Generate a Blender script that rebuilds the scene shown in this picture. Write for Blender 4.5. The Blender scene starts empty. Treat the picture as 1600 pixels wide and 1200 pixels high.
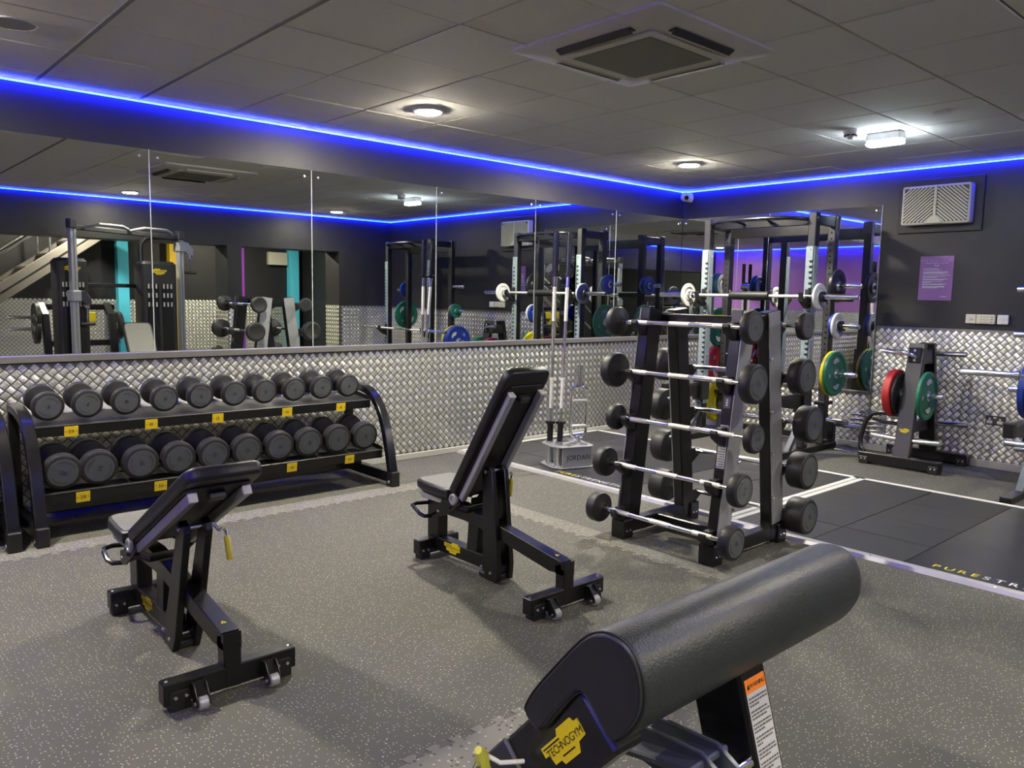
import bpy, bmesh, math, random
from mathutils import Vector, Matrix
random.seed(11)
PI = math.pi
scene = bpy.context.scene
col = scene.collection
R = math.radians

# ---------------------------------------------------------------- camera
CAM = Vector((-7.7023, -5.6315, 1.4243))
f_px, yaw, pit, rol = 1238.9, 0.734247, 0.1102991, 0.0180367
fw = Vector((math.sin(yaw)*math.cos(pit), math.cos(yaw)*math.cos(pit), -math.sin(pit)))
rt = Vector((math.cos(yaw), -math.sin(yaw), 0))
up = rt.cross(fw)
r2 = math.cos(rol)*rt + math.sin(rol)*up
u2 = -math.sin(rol)*rt + math.cos(rol)*up
cam_d = bpy.data.cameras.new('camera')
cam = bpy.data.objects.new('camera', cam_d)
col.objects.link(cam)
cam.matrix_world = Matrix(((r2.x, u2.x, -fw.x, CAM.x), (r2.y, u2.y, -fw.y, CAM.y), (r2.z, u2.z, -fw.z, CAM.z), (0, 0, 0, 1)))
cam_d.sensor_width = 36
cam_d.lens = f_px/1600*36
cam_d.clip_start = 0.05
scene.camera = cam

# ---------------------------------------------------------------- light levels
L_DOWN = 420.0      # emission of the round downlights
L_EMERG = 42.0     # emission of the cool emergency light
L_LED = 13.0       # emission of the blue line
L_WASH = 85.0     # emission of the unseen tape added to wash the wall below it
EXPOSURE = 1.85
scene.view_settings.view_transform = 'Standard'
scene.view_settings.look = 'None'
scene.view_settings.gamma = 1
scene.view_settings.use_curve_mapping = False
scene.view_settings.exposure = EXPOSURE
w = bpy.data.worlds.new('world'); scene.world = w
w.use_nodes = True
w.node_tree.nodes['Background'].inputs[0].default_value = (0.02, 0.02, 0.022, 1)
w.node_tree.nodes['Background'].inputs[1].default_value = 1.0
cy = scene.cycles
cy.max_bounces = 9; cy.diffuse_bounces = 4; cy.glossy_bounces = 6
cy.caustics_reflective = False; cy.caustics_refractive = False
cy.sample_clamp_indirect = 6.0

H = 2.67           # ceiling
RX = -9.8          # purple wall
RY = -6.1          # wall behind the camera
YB = -9.3          # far wall of the space behind it
ZP = 0.022         # platform surface

# ---------------------------------------------------------------- materials
def nt(name):
    m = bpy.data.materials.new(name); m.use_nodes = True
    t = m.node_tree
    return m, t, t.nodes['Principled BSDF']
def mat(name, c, rough=0.5, metal=0.0, var=0.12, scale=9.0, bump=0.0, bscale=200.0, spec=None, coat=0.0):
    m, t, p = nt(name)
    N = t.nodes; L = t.links
    tc = N.new('ShaderNodeTexCoord')
    nz = N.new('ShaderNodeTexNoise'); nz.inputs['Scale'].default_value = scale; nz.inputs['Detail'].default_value = 4
    L.new(tc.outputs['Object'], nz.inputs['Vector'])
    mx = N.new('ShaderNodeMix'); mx.data_type = 'RGBA'
    mx.inputs[6].default_value = (*[x*(1-var) for x in c], 1)
    mx.inputs[7].default_value = (*[min(1, x*(1+var)) for x in c], 1)
    L.new(nz.outputs['Fac'], mx.inputs[0]); L.new(mx.outputs[2], p.inputs['Base Color'])
    rr = N.new('ShaderNodeMapRange'); rr.inputs['To Min'].default_value = max(0, rough-0.05); rr.inputs['To Max'].default_value = min(1, rough+0.05)
    L.new(nz.outputs['Fac'], rr.inputs['Value']); L.new(rr.outputs['Result'], p.inputs['Roughness'])
    p.inputs['Metallic'].default_value = metal
    if spec is not None: p.inputs['Specular IOR Level'].default_value = spec
    if coat: p.inputs['Coat Weight'].default_value = coat; p.inputs['Coat Roughness'].default_value = 0.15
    if bump:
        n2 = N.new('ShaderNodeTexNoise'); n2.inputs['Scale'].default_value = bscale; n2.inputs['Detail'].default_value = 3
        L.new(tc.outputs['Object'], n2.inputs['Vector'])
        b = N.new('ShaderNodeBump'); b.inputs['Strength'].default_value = bump; b.inputs['Distance'].default_value = 0.002
        L.new(n2.outputs['Fac'], b.inputs['Height']); L.new(b.outputs['Normal'], p.inputs['Normal'])
    return m
def emit(name, c, s):
    m, t, p = nt(name)
    p.inputs['Base Color'].default_value = (0.8, 0.8, 0.8, 1)
    p.inputs['Emission Color'].default_value = (*c, 1); p.inputs['Emission Strength'].default_value = s
    return m
def rubber(name, base, speck, cell, frac, rough=0.75, thr=0.36, dark=None):
    m, t, p = nt(name); N = t.nodes; L = t.links
    tc = N.new('ShaderNodeTexCoord')
    n0 = N.new('ShaderNodeTexNoise'); n0.inputs['Scale'].default_value = 0.9; n0.inputs['Detail'].default_value = 5; n0.inputs['Roughness'].default_value = 0.6
    L.new(tc.outputs['Object'], n0.inputs['Vector'])
    cr = N.new('ShaderNodeMix'); cr.data_type = 'RGBA'
    cr.inputs[6].default_value = (*[x*0.78 for x in base], 1); cr.inputs[7].default_value = (*[x*1.22 for x in base], 1)
    L.new(n0.outputs['Fac'], cr.inputs[0])
    last = cr.outputs[2]
    nd = N.new('ShaderNodeTexNoise'); nd.inputs['Scale'].default_value = 55; nd.inputs['Detail'].default_value = 1
    L.new(tc.outputs['Object'], nd.inputs['Vector'])
    vm = N.new('ShaderNodeVectorMath'); vm.operation = 'MULTIPLY_ADD'
    L.new(nd.outputs['Color'], vm.inputs[0]); vm.inputs[1].default_value = (0.012, 0.012, 0.0); L.new(tc.outputs['Object'], vm.inputs[2])
    def layer(last, cell, frac, colr, thr):
        v = N.new('ShaderNodeTexVoronoi'); v.voronoi_dimensions = '2D'; v.inputs['Scale'].default_value = 1.0/cell
        L.new(vm.outputs[0], v.inputs['Vector'])
        a = N.new('ShaderNodeMath'); a.operation = 'LESS_THAN'; L.new(v.outputs['Distance'], a.inputs[0]); a.inputs[1].default_value = thr
        sp = N.new('ShaderNodeSeparateColor'); L.new(v.outputs['Color'], sp.inputs[0])
        b = N.new('ShaderNodeMath'); b.operation = 'LESS_THAN'; L.new(sp.outputs[0], b.inputs[0]); b.inputs[1].default_value = frac
        c = N.new('ShaderNodeMath'); c.operation = 'MULTIPLY'; L.new(a.outputs[0], c.inputs[0]); L.new(b.outputs[0], c.inputs[1])
        mx = N.new('ShaderNodeMix'); mx.data_type = 'RGBA'
        L.new(c.outputs[0], mx.inputs[0]); L.new(last, mx.inputs[6]); mx.inputs[7].default_value = (*colr, 1)
        return mx.outputs[2]
    last = layer(last, cell, frac, speck, thr)
    if dark: last = layer(last, cell*0.8, 0.16, dark, 0.3)
    L.new(last, p.inputs['Base Color'])
    p.inputs['Roughness'].default_value = rough
    b = N.new('ShaderNodeBump'); b.inputs['Strength'].default_value = 0.25; b.inputs['Distance'].default_value = 0.002
    n3 = N.new('ShaderNodeTexNoise'); n3.inputs['Scale'].default_value = 160; L.new(tc.outputs['Object'], n3.inputs['Vector'])
    L.new(n3.outputs['Fac'], b.inputs['Height']); L.new(b.outputs['Normal'], p.inputs['Normal'])
    return m

M = {}
M['black'] = mat('black_powder_coat', (0.0045, 0.0045, 0.005), 0.32, 0, 0.2, 12, 0.06, 500)
M['black_gloss'] = mat('black_gloss_paint', (0.007, 0.007, 0.009), 0.24, 0, 0.2, 12)
M['black_plastic'] = mat('black_plastic', (0.007, 0.007, 0.0075), 0.5, 0, 0.2, 20)
M['dark_paint'] = mat('dark_grey_paint', (0.030, 0.030, 0.032), 0.4, 0, 0.15, 12)
M['rubber'] = mat('moulded_rubber', (0.0135, 0.0135, 0.0145), 0.5, 0, 0.15, 25, 0.1, 300)
M['rubber_face'] = mat('grey_rubber_disc', (0.082, 0.089, 0.098), 0.6, 0, 0.10, 25, 0.1, 300)
M['print_black'] = mat('black_print', (0.006, 0.006, 0.006), 0.5, 0, 0.1, 40)
M['print_white'] = mat('white_print', (0.75, 0.75, 0.74), 0.5, 0, 0.08, 40)
M['print_yellow'] = mat('yellow_print', (0.72, 0.62, 0.03), 0.5, 0, 0.08, 40)
M['chrome'] = mat('chrome', (0.80, 0.80, 0.82), 0.14, 1, 0.05, 30)
M['steel'] = mat('brushed_steel', (0.55, 0.56, 0.58), 0.33, 1, 0.1, 30, 0.1, 400)
M['silver'] = mat('silver_paint', (0.36, 0.37, 0.39), 0.4, 0.35, 0.08, 20)
M['bolt'] = mat('zinc_bolt', (0.72, 0.72, 0.72), 0.25, 1, 0.1, 60)
M['knurl'] = mat('knurled_steel', (0.72, 0.71, 0.69), 0.5, 0.75, 0.1, 300, 0.6, 1400)
M['leather'] = mat('black_upholstery', (0.010, 0.0105, 0.0125), 0.40, 0, 0.15, 14, 0.25, 420)
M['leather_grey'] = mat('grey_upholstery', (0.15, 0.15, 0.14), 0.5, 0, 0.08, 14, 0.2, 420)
M['leather_pad'] = mat('textured_upholstery', (0.022, 0.027, 0.028), 0.42, 0, 0.12, 6, 0.5, 260)
M['yellow'] = mat('yellow_sticker', (0.74, 0.58, 0.01), 0.45, 0, 0.06, 30)
M['tag_yellow'] = mat('yellow_number_tag', (0.78, 0.56, 0.015), 0.5, 0, 0.06, 30)
M['grip_yellow'] = mat('yellow_grip', (0.68, 0.55, 0.03), 0.5, 0, 0.12, 40)
M['lime'] = mat('lime_plastic', (0.62, 0.62, 0.08), 0.4, 0, 0.15, 20)
M['white_metal'] = mat('pale_coated_steel', (0.26, 0.32, 0.35), 0.4, 0.1, 0.06, 20)
M['white'] = mat('white_plastic', (0.72, 0.72, 0.70), 0.45, 0, 0.05, 20)
M['cream'] = mat('cream_plastic', (0.55, 0.53, 0.45), 0.5, 0, 0.05, 8)
M['ac_grey'] = mat('grey_cassette_plastic', (0.62, 0.59, 0.52), 0.55, 0, 0.06, 6)
M['ac_mesh'] = mat('cassette_mesh', (0.17, 0.16, 0.13), 0.7, 0, 0.2, 220, 0.6, 700)
M['red'] = mat('red_bumper', (0.42, 0.018, 0.022), 0.5, 0, 0.1, 20)
M['green'] = mat('green_bumper', (0.008, 0.15, 0.085), 0.5, 0, 0.1, 20)
M['blue'] = mat('blue_bumper', (0.012, 0.04, 0.30), 0.5, 0, 0.1, 20)
M['yellow_plate'] = mat('yellow_bumper', (0.72, 0.58, 0.01), 0.5, 0, 0.1, 20)
M['white_plate'] = mat('white_plate', (0.62, 0.62, 0.62), 0.5, 0, 0.06, 20)
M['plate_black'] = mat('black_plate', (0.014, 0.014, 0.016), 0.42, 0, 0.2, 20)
M['wall'] = mat('charcoal_wall_paint', (0.021, 0.021, 0.0235), 0.47, 0, 0.1, 3, 0.18, 60, 0.35)
M['purple_wall'] = mat('purple_wall_paint', (0.42, 0.18, 0.55), 0.5, 0, 0.08, 3, 0.15, 60)
M['poster'] = mat('purple_poster', (0.27, 0.12, 0.37), 0.5, 0, 0.05, 10)
M['skirting'] = mat('grey_skirting', (0.42, 0.42, 0.40), 0.45, 0, 0.05, 6)
M['alu'] = mat('aluminium_edging', (0.62, 0.62, 0.61), 0.38, 0.55, 0.06, 14)
M['white_line'] = mat('white_edging', (0.66, 0.66, 0.64), 0.5, 0, 0.06, 14)
M['tile'] = mat('grey_ceiling_tile', (0.86, 0.84, 0.815), 0.85, 0, 0.06, 40, 0.35, 500)
M['tbar'] = mat('ceiling_grid_paint', (0.20, 0.19, 0.185), 0.7, 0, 0.08, 10)
M['platform_tile'] = mat('platform_rubber', (0.019, 0.0187, 0.018), 0.6, 0, 0.25, 5, 0.3, 240)
M['platform_board'] = mat('platform_board', (0.022, 0.022, 0.026), 0.32, 0, 0.15, 3, 0.1, 200)
M['tread'] = mat('aluminium_tread', (0.88, 0.87, 0.79), 0.36, 1, 0.06, 30)
M['tread_base'] = mat('aluminium_sheet', (0.23, 0.23, 0.205), 0.46, 1, 0.14, 6, 0.1, 300)
M['ledge'] = mat('grey_ledge', (0.17, 0.165, 0.16), 0.42, 0.4, 0.1, 10)
M['cyan'] = mat('cyan_column_paint', (0.10, 0.62, 0.85), 0.5, 0, 0.05, 4)
M['mustard'] = mat('yellow_column_paint', (0.70, 0.45, 0.01), 0.5, 0, 0.05, 4)
M['purple'] = mat('violet_column_paint', (0.20, 0.03, 0.34), 0.5, 0, 0.05, 4)
M['orange'] = mat('orange_print', (0.85, 0.22, 0.02), 0.5, 0, 0.05, 30)
M['paper'] = mat('printed_label', (0.50, 0.50, 0.50), 0.6, 0, 0.05, 60)
M['ink'] = mat('grey_ink', (0.10, 0.10, 0.10), 0.6, 0, 0.05, 60)
M['blue_grey'] = mat('blue_grey_paint', (0.085, 0.095, 0.115), 0.35, 0.2, 0.1, 14)
M['stair'] = mat('stair_steel', (0.20, 0.18, 0.16), 0.45, 0.2, 0.1, 8)
M['edge_glass'] = mat('polished_glass_edge', (0.66, 0.72, 0.70), 0.12, 0.3, 0.04, 60)
M['floor'] = rubber('speckled_rubber_floor', (0.080, 0.079, 0.068), (0.42, 0.395, 0.33), 0.0155, 0.5, 0.72, 0.14)
M['strip'] = rubber('plain_border_rubber', (0.165, 0.163, 0.145), (0.36, 0.34, 0.30), 0.022, 0.25, 0.75, 0.2, (0.05, 0.05, 0.045))
M['lamp'] = emit('warm_white_diffuser', (1.0, 0.92, 0.72), L_DOWN)
M['lamp_cool'] = emit('cool_white_diffuser', (0.80, 0.93, 1.0), L_EMERG)
M['led'] = emit('blue_led_strip', (0.006, 0.045, 1.0), L_LED)
M['led_wash'] = emit('added_blue_wash', (0.004, 0.006, 1.0), L_WASH)
M['lamp_dim'] = emit('warm_white_diffuser_dim', (1.0, 0.92, 0.72), L_DOWN*0.40)
def mirror_mat():
    m, t, p = nt('mirror_glass'); N = t.nodes; L = t.links
    p.inputs['Metallic'].default_value = 1
    tc = N.new('ShaderNodeTexCoord'); nz = N.new('ShaderNodeTexNoise'); nz.inputs['Scale'].default_value = 2.2; nz.inputs['Detail'].default_value = 6
    L.new(tc.outputs['Object'], nz.inputs['Vector'])
    mx = N.new('ShaderNodeMix'); mx.data_type = 'RGBA'; mx.inputs[6].default_value = (0.74, 0.78, 0.76, 1); mx.inputs[7].default_value = (0.80, 0.83, 0.81, 1)
    L.new(nz.outputs['Fac'], mx.inputs[0]); L.new(mx.outputs[2], p.inputs['Base Color'])
    p.inputs['Roughness'].default_value = 0.0
    return m
M['mirror'] = mirror_mat()

# ---------------------------------------------------------------- geometry helpers
def TR(loc=(0, 0, 0), rx=0, ry=0, rz=0):
    return Matrix.Translation(Vector(loc)) @ Matrix.Rotation(rz, 4, 'Z') @ Matrix.Rotation(ry, 4, 'Y') @ Matrix.Rotation(rx, 4, 'X')
def axes(o, x, y, z):
    x, y, z = Vector(x).normalized(), Vector(y).normalized(), Vector(z).normalized()
    return Matrix(((x.x, y.x, z.x, o[0]), (x.y, y.y, z.y, o[1]), (x.z, y.z, z.z, o[2]), (0, 0, 0, 1)))
def frame(p0, p1, upv=(0, 0, 1)):
    p0, p1 = Vector(p0), Vector(p1)
    z = (p1-p0).normalized(); u = Vector(upv)
    x = u.cross(z)
    if x.length < 1e-5: x = Vector((1, 0, 0)).cross(z)
    if x.length < 1e-5: x = Vector((0, 1, 0))
    x.normalize(); y = z.cross(x)
    return axes(p0, x, y, z), (p1-p0).length
def inset(poly, d):
    n = len(poly); out = []
    A = sum(poly[i][0]*poly[(i+1) % n][1]-poly[(i+1) % n][0]*poly[i][1] for i in range(n))
    s = 1 if A > 0 else -1
    for i in range(n):
        a, b, c = Vector(poly[i-1]), Vector(poly[i]), Vector(poly[(i+1) % n])
        e1 = (b-a).normalized() if (b-a).length > 1e-9 else Vector((1, 0)); e2 = (c-b).normalized() if (c-b).length > 1e-9 else e1
        n1 = Vector((-e1.y, e1.x))*s; n2 = Vector((-e2.y, e2.x))*s
        m = n1+n2
        if m.length < 1e-6: m = n1
        m.normalize(); k = max(0.45, m.dot(n1))
        q = b+m*(d/k); out.append((q.x, q.y))
    return out
def rrect(w, h, r, n=4, cx=0, cy_=0):
    pts = []
    for (x, y, a0) in ((w/2-r, h/2-r, 0), (-w/2+r, h/2-r, 90), (-w/2+r, -h/2+r, 180), (w/2-r, -h/2+r, 270)):
        for k in range(n+1):
            a = R(a0+90*k/n); pts.append((cx+x+r*math.cos(a), cy_+y+r*math.sin(a)))
    return pts
class MB:
    def __init__(s): s.v = []; s.f = []
    def add(s, vs, fs, M_=None):
        o = len(s.v)
        for p in vs:
            p = Vector(p); s.v.append(M_ @ p if M_ is not None else p)
        s.f += [tuple(i+o for i in f) for f in fs]
        return s
    def box(s, lo, hi, b=0.0, M_=None):
        lo = Vector(lo); hi = Vector(hi); c = (lo+hi)/2; h = (hi-lo)/2
        h = Vector((abs(h.x), abs(h.y), abs(h.z)))
        if b <= 0:
            vs = [c+Vector((x*h.x, y*h.y, z*h.z)) for x in (-1, 1) for y in (-1, 1) for z in (-1, 1)]
            fs = [(0, 1, 3, 2), (4, 6, 7, 5), (0, 4, 5, 1), (2, 3, 7, 6), (0, 2, 6, 4), (1, 5, 7, 3)]
            return s.add(vs, fs, M_)
        b = min(b, min(h)*0.9)
        vs = []; ix = {}
        for x in (-1, 1):
            for y in (-1, 1):
                for z in (-1, 1):
                    for k in range(3):
                        d = [h.x-b, h.y-b, h.z-b]; d[k] += b
                        ix[(x, y, z, k)] = len(vs); vs.append(c+Vector((x*d[0], y*d[1], z*d[2])))
        fs = []
        g = lambda x, y, z, k: ix[(x, y, z, k)]
        for q in (-1, 1):
            fs.append((g(q, -1, -1, 0), g(q, 1, -1, 0), g(q, 1, 1, 0), g(q, -1, 1, 0)))
            fs.append((g(-1, q, -1, 1), g(1, q, -1, 1), g(1, q, 1, 1), g(-1, q, 1, 1)))
            fs.append((g(-1, -1, q, 2), g(1, -1, q, 2), g(1, 1, q, 2), g(-1, 1, q, 2)))
            for p in (-1, 1):
                fs.append((g(-1, p, q, 1), g(1, p, q, 1), g(1, p, q, 2), g(-1, p, q, 2)))
                fs.append((g(p, -1, q, 0), g(p, 1, q, 0), g(p, 1, q, 2), g(p, -1, q, 2)))
                fs.append((g(p, q, -1, 0), g(p, q, 1, 0), g(p, q, 1, 1), g(p, q, -1, 1)))
                for t in (-1, 1): fs.append((g(p, q, t, 0), g(p, q, t, 1), g(p, q, t, 2)))
        return s.add(vs, fs, M_)
    def beam(s, p0, p1, w, h, upv=(0, 0, 1), b=0.004):
        m, l = frame(p0, p1, upv)
        return s.box((-w/2, -h/2, 0), (w/2, h/2, l), b, m)
    def cyl(s, p0, p1, r, rr=None, n=14, caps=True, b=0.0):
        m, l = frame(p0, p1, (0, 0, 1)); rr = r if rr is None else rr
        prof = [(r, 0), (rr, l)]
        if b: prof = [(r-b, 0), (r, b), (rr, l-b), (rr-b, l)]
        return s.lathe(prof, m, n, caps)
    def lathe(s, prof, m=None, n=24, caps=True, closed=False):
        vs = []; fs = []; k = len(prof)
        for i in range(n):
            a = 2*PI*i/n
            for (r, z) in prof: vs.append((r*math.cos(a), r*math.sin(a), z))
        for i in range(n):
            j = (i+1) % n
            for q in range(k-1): fs.append((i*k+q, j*k+q, j*k+q+1, i*k+q+1))
            if closed: fs.append((i*k+k-1, j*k+k-1, j*k, i*k))
        if caps and not closed:
            if prof[0][0] > 1e-6: fs.append(tuple(i*k for i in range(n))[::-1])
            if prof[-1][0] > 1e-6: fs.append(tuple(i*k+k-1 for i in range(n)))
        return s.add(vs, fs, m)
    def tube(s, pts, r, n=10, closed=False, m=None, caps=True):
        P = [Vector(p) for p in pts]; N = len(P)
        rs = r if isinstance(r, (list, tuple)) else [r]*N
        vs = []; fs = []; prevx = None
        for i in range(N):
            if closed: d = (P[(i+1) % N]-P[i-1])
            else: d = P[min(N-1, i+1)]-P[max(0, i-1)]
            d.normalize()
            if prevx is None:
                x = d.orthogonal()
            else:
                x = prevx-d*prevx.dot(d)
                if x.length < 1e-6: x = d.orthogonal()
            x.normalize(); prevx = x; y = d.cross(x)
            for k in range(n):
                a = 2*PI*k/n; vs.append(P[i]+(x*math.cos(a)+y*math.sin(a))*rs[i])
        for i in range(N if closed else N-1):
            j = (i+1) % N
            for k in range(n):
                l = (k+1) % n; fs.append((i*n+k, i*n+l, j*n+l, j*n+k))
        if caps and not closed: fs.append(tuple(range(n))[::-1]); fs.append(tuple((N-1)*n+k for k in range(n)))
        return s.add(vs, fs, m)
    def sweep(s, pts, side, w, h):
        """rectangular tube w along the fixed vector side, h across it, swept along pts"""
        P = [Vector(p) for p in pts]; N = len(P); sd = Vector(side).normalized(); vs = []; fs = []
        c = min(w, h)*0.09
        sec = [(-w/2+c, -h/2), (w/2-c, -h/2), (w/2, -h/2+c), (w/2, h/2-c), (w/2-c, h/2), (-w/2+c, h/2), (-w/2, h/2-c), (-w/2, -h/2+c)]
        for i in range(N):
            d = (P[min(N-1, i+1)]-P[max(0, i-1)]).normalized(); nn = sd.cross(d).normalized()
            k = 1.0
            if 0 < i < N-1:
                d1 = (P[i]-P[i-1]).normalized(); k = 1/max(0.6, d1.dot(d))
            for (a, b) in sec: vs.append(P[i]+sd*a+nn*b*k)
        for i in range(N-1):
            for k in range(8): l = (k+1) % 8; fs.append((i*8+k, i*8+l, i*8+8+l, i*8+8+k))
        fs.append(tuple(range(8))[::-1]); fs.append(tuple((N-1)*8+k for k in range(8)))
        return s.add(vs, fs)
    def prism(s, poly, z0, z1, m=None, b=0.0):
        n = len(poly)
        if b > 0:
            q = inset(poly, b); rings = [(q, z0), (poly, z0+b), (poly, z1-b), (q, z1)]
        else: rings = [(poly, z0), (poly, z1)]
        return s.rings(rings, m)
    def rings(s, rings, m=None):
        n = len(rings[0][0]); vs = []; fs = []
        for (pl, z) in rings: vs += [(p[0], p[1], z) for p in pl]
        for k in range(len(rings)-1):
            for i in range(n):
                j = (i+1) % n; fs.append((k*n+i, k*n+j, k*n+n+j, k*n+n+i))
        fs.append(tuple(range(n))[::-1]); fs.append(tuple((len(rings)-1)*n+i for i in range(n)))
        return s.add(vs, fs, m)
    def slab(s, poly, z0, z1, r, m=None, steps=4, bottom=True):
        """cushion: outline rounded over at its edges"""
        rg = []
        if bottom:
            for k in range(steps+1):
                a = R(90*k/steps); rg.append((inset(poly, r*(1-math.sin(a))), z0+r*(1-math.cos(a))))
        else: rg.append((poly, z0))
        for k in range(steps+1):
            a = R(90*k/steps); rg.append((inset(poly, r*(1-math.cos(a))), z1-r+r*math.sin(a)))
        return s.rings(rg, m)
    def flat(s, poly, m=None, z=0.0):
        return s.add([(p[0], p[1], z) for p in poly], [tuple(range(len(poly)))], m)
    def mesh(s, name, m, smooth=32, fix=True):
        me = bpy.data.meshes.new(name)
        me.from_pydata([tuple(v) for v in s.v], [], s.f)
        if fix:
            bm = bmesh.new(); bm.from_mesh(me); bmesh.ops.recalc_face_normals(bm, faces=bm.faces); bm.to_mesh(me); bm.free()
        me.materials.append(m)
        if smooth:
            me.polygons.foreach_set('use_smooth', [True]*len(me.polygons)); me.set_sharp_from_angle(angle=R(smooth))
        me.update()
        return me
    def build(s, name, m, parent=None, smooth=32, fix=True):
        if parent is not None:
            o = Vector((0, 0, 0)); p = parent
            while p is not None: o += p.location; p = p.parent
            s.v = [v-o for v in s.v]
        ob = bpy.data.objects.new(name, s.mesh(name, m, smooth, fix))
        col.objects.link(ob)
        if parent is not None: ob.parent = parent
        return ob
def tag(o, label, cat, group=None, kind=None):
    if label: o['label'] = label
    if cat: o['category'] = cat
    if group: o['group'] = group
    if kind: o['kind'] = kind
    return o
def thing(name, label, cat, loc=(0, 0, 0), group=None):
    o = bpy.data.objects.new(name, None); o.empty_display_size = 0.05; col.objects.link(o); o.location = loc
    return tag(o, label, cat, group)
def struct(o): o['kind'] = 'structure'; return o
def dup(root, loc, label=None, group=None, rz=None):
    c = root.copy(); col.objects.link(c); c.location = loc
    if rz is not None: c.rotation_euler = (0, 0, rz)
    if label: c['label'] = label
    if group: c['group'] = group
    def rec(a, b):
        for ch in list(a.children):
            d = ch.copy(); col.objects.link(d); d.parent = b; rec(ch, d)
    rec(root, c)
    return c
GL = {}
def glyph(ch):
    if ch not in GL:
        cu = bpy.data.curves.new('glyph', 'FONT'); cu.body = ch; cu.size = 1.0; cu.resolution_u = 3
        ob = bpy.data.objects.new('glyph', cu); col.objects.link(ob)
        dg = bpy.context.evaluated_depsgraph_get()
        me = bpy.data.meshes.new_from_object(ob.evaluated_get(dg))
        vs = [tuple(v.co) for v in me.vertices]; fs = [tuple(p.vertices) for p in me.polygons]
        bpy.data.objects.remove(ob); bpy.data.curves.remove(cu); bpy.data.meshes.remove(me)
        x0 = min((v[0] for v in vs), default=0); x1 = max((v[0] for v in vs), default=0.28)
        GL[ch] = ([(v[0]-x0, v[1], 0) for v in vs], fs, x1-x0)
    return GL[ch]
def text(mb, s, size, m, gap=0.10, align=0.5, sx=1.0):
    """flat lettering in the XY plane of m, caps height about 0.7*size, centred on the origin"""
    ws = [0.30 if c == ' ' else glyph(c)[2] for c in s]
    tot = sum(ws)+gap*(len(s)-1); x = -tot*align
    for c, wd in zip(s, ws):
        if c != ' ':
            vs, fs, _ = glyph(c)
            mb.add([((v[0]+x)*size*sx, (v[1]-0.35)*size, 0) for v in vs], fs, m)
        x += wd+gap
    return mb
def arc_text(mb, s, size, rad, a_mid, m, gap=0.12):
    ws = [glyph(c)[2] for c in s]; tot = (sum(ws)+gap*(len(s)-1))*size; a = a_mid+tot/rad/2
    for c, wd in zip(s, ws):
        a -= wd*size/2/rad
        vs, fs, _ = glyph(c)
        mm = m @ Matrix.Rotation(a-PI/2, 4, 'Z') @ Matrix.Translation((0, rad, 0))
        mb.add([((v[0]-wd/2)*size, (v[1]-0.35)*size, 0) for v in vs], fs, mm)
        a -= (wd/2+gap)*size/rad
    return mb
BADGE = [(-0.5, 0.02), (-0.5, 0.16), (-0.06, 0.16), (0.0, 0.24), (0.36, 0.24), (0.40, 0.17), (0.5, 0.17), (0.5, -0.06), (0.30, -0.08), (0.22, -0.2), (-0.16, -0.2), (-0.2, -0.13), (-0.36, -0.13), (-0.40, 0.02)]
def badge(parent, m, w_):
    b = MB(); b.prism([(x*w_, y*w_) for x, y in BADGE], 0, 0.0015, m); ob = b.build('badge', M['yellow'], parent, 0)
    t = MB(); mm = m @ Matrix.Translation((0, 0, 0.0022)); text(t, 'TECHNOGYM', 0.155*w_, mm @ Matrix.Translation((0.04*w_, 0.03*w_, 0)), 0.06)
    t.flat([(-0.46*w_, 0.105*w_), (-0.02*w_, 0.105*w_), (-0.02*w_, 0.125*w_), (-0.46*w_, 0.125*w_)], mm)
    t.flat([(-0.12*w_, -0.11*w_), (0.2*w_, -0.11*w_), (0.2*w_, -0.09*w_), (-0.12*w_, -0.09*w_)], mm)
    t.build('lettering', M['print_black'], ob, 0, False)
    ob['label'] = 'yellow maker badge with black lettering'
    return ob
def bolts(parent, pts, d, r=0.009, n=10, h=0.006):
    """each bolt head a mesh of its own, sharing one mesh"""
    first = None
    for p in pts:
        if first is None:
            b = MB(); p1 = Vector(p)+Vector(d)*h; b.cyl(p, p1, r, r*0.75, n); first = b.build('bolt', M['bolt'], parent); p0 = Vector(p)
        else:
            c = first.copy(); col.objects.link(c); c.location = first.location+(Vector(p)-p0); c.parent = parent
# ================================================================ ROOM SHELL
def sbox(name, lo, hi, m, parent=None, b=0.0, kind=True):
    mb = MB(); mb.box(lo, hi, b); o = mb.build(name, m, parent, 0)
    if kind and parent is None: struct(o)
    return o
floor = sbox('floor', (RX-0.1, YB-0.1, -0.12), (0.1, 0.1, 0.0), M['floor'])
wall_left = sbox('wall_left', (RX-0.1, 0.0, 0), (0.1, 0.12, H+0.12), M['wall'])
wall_right = sbox('wall_right', (0.0, YB-0.1, 0), (0.12, 0.0, H+0.12), M['wall'])
wall_far = sbox('wall_front', (RX-0.12, RY, 0), (RX, 0.0, H+0.12), M['purple_wall'])
# wall behind the camera: header, right piece, pier, reveals
mb = MB()
T = 0.45
OX0, OX1 = -1.008, -2.66      # first opening
PX = -2.882                   # far face of the pier
HB = 2.10
mb.box((OX0, RY-T, 0), (0, RY, H+0.12))
mb.box((PX, RY-T, 0), (OX1, RY, HB))
mb.box((RX, RY-T, HB), (OX0, RY, H+0.12))
wall_back = struct(mb.build('wall_back', M['wall'], None, 0))
wall_out = sbox('wall_outer', (RX-0.1, YB-0.12, 0), (0.0, YB, H+0.12), M['wall'])
wall_out2 = sbox('wall_side', (RX-0.12, YB, 0), (RX, RY-T, H+0.12), M['wall'])

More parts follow.
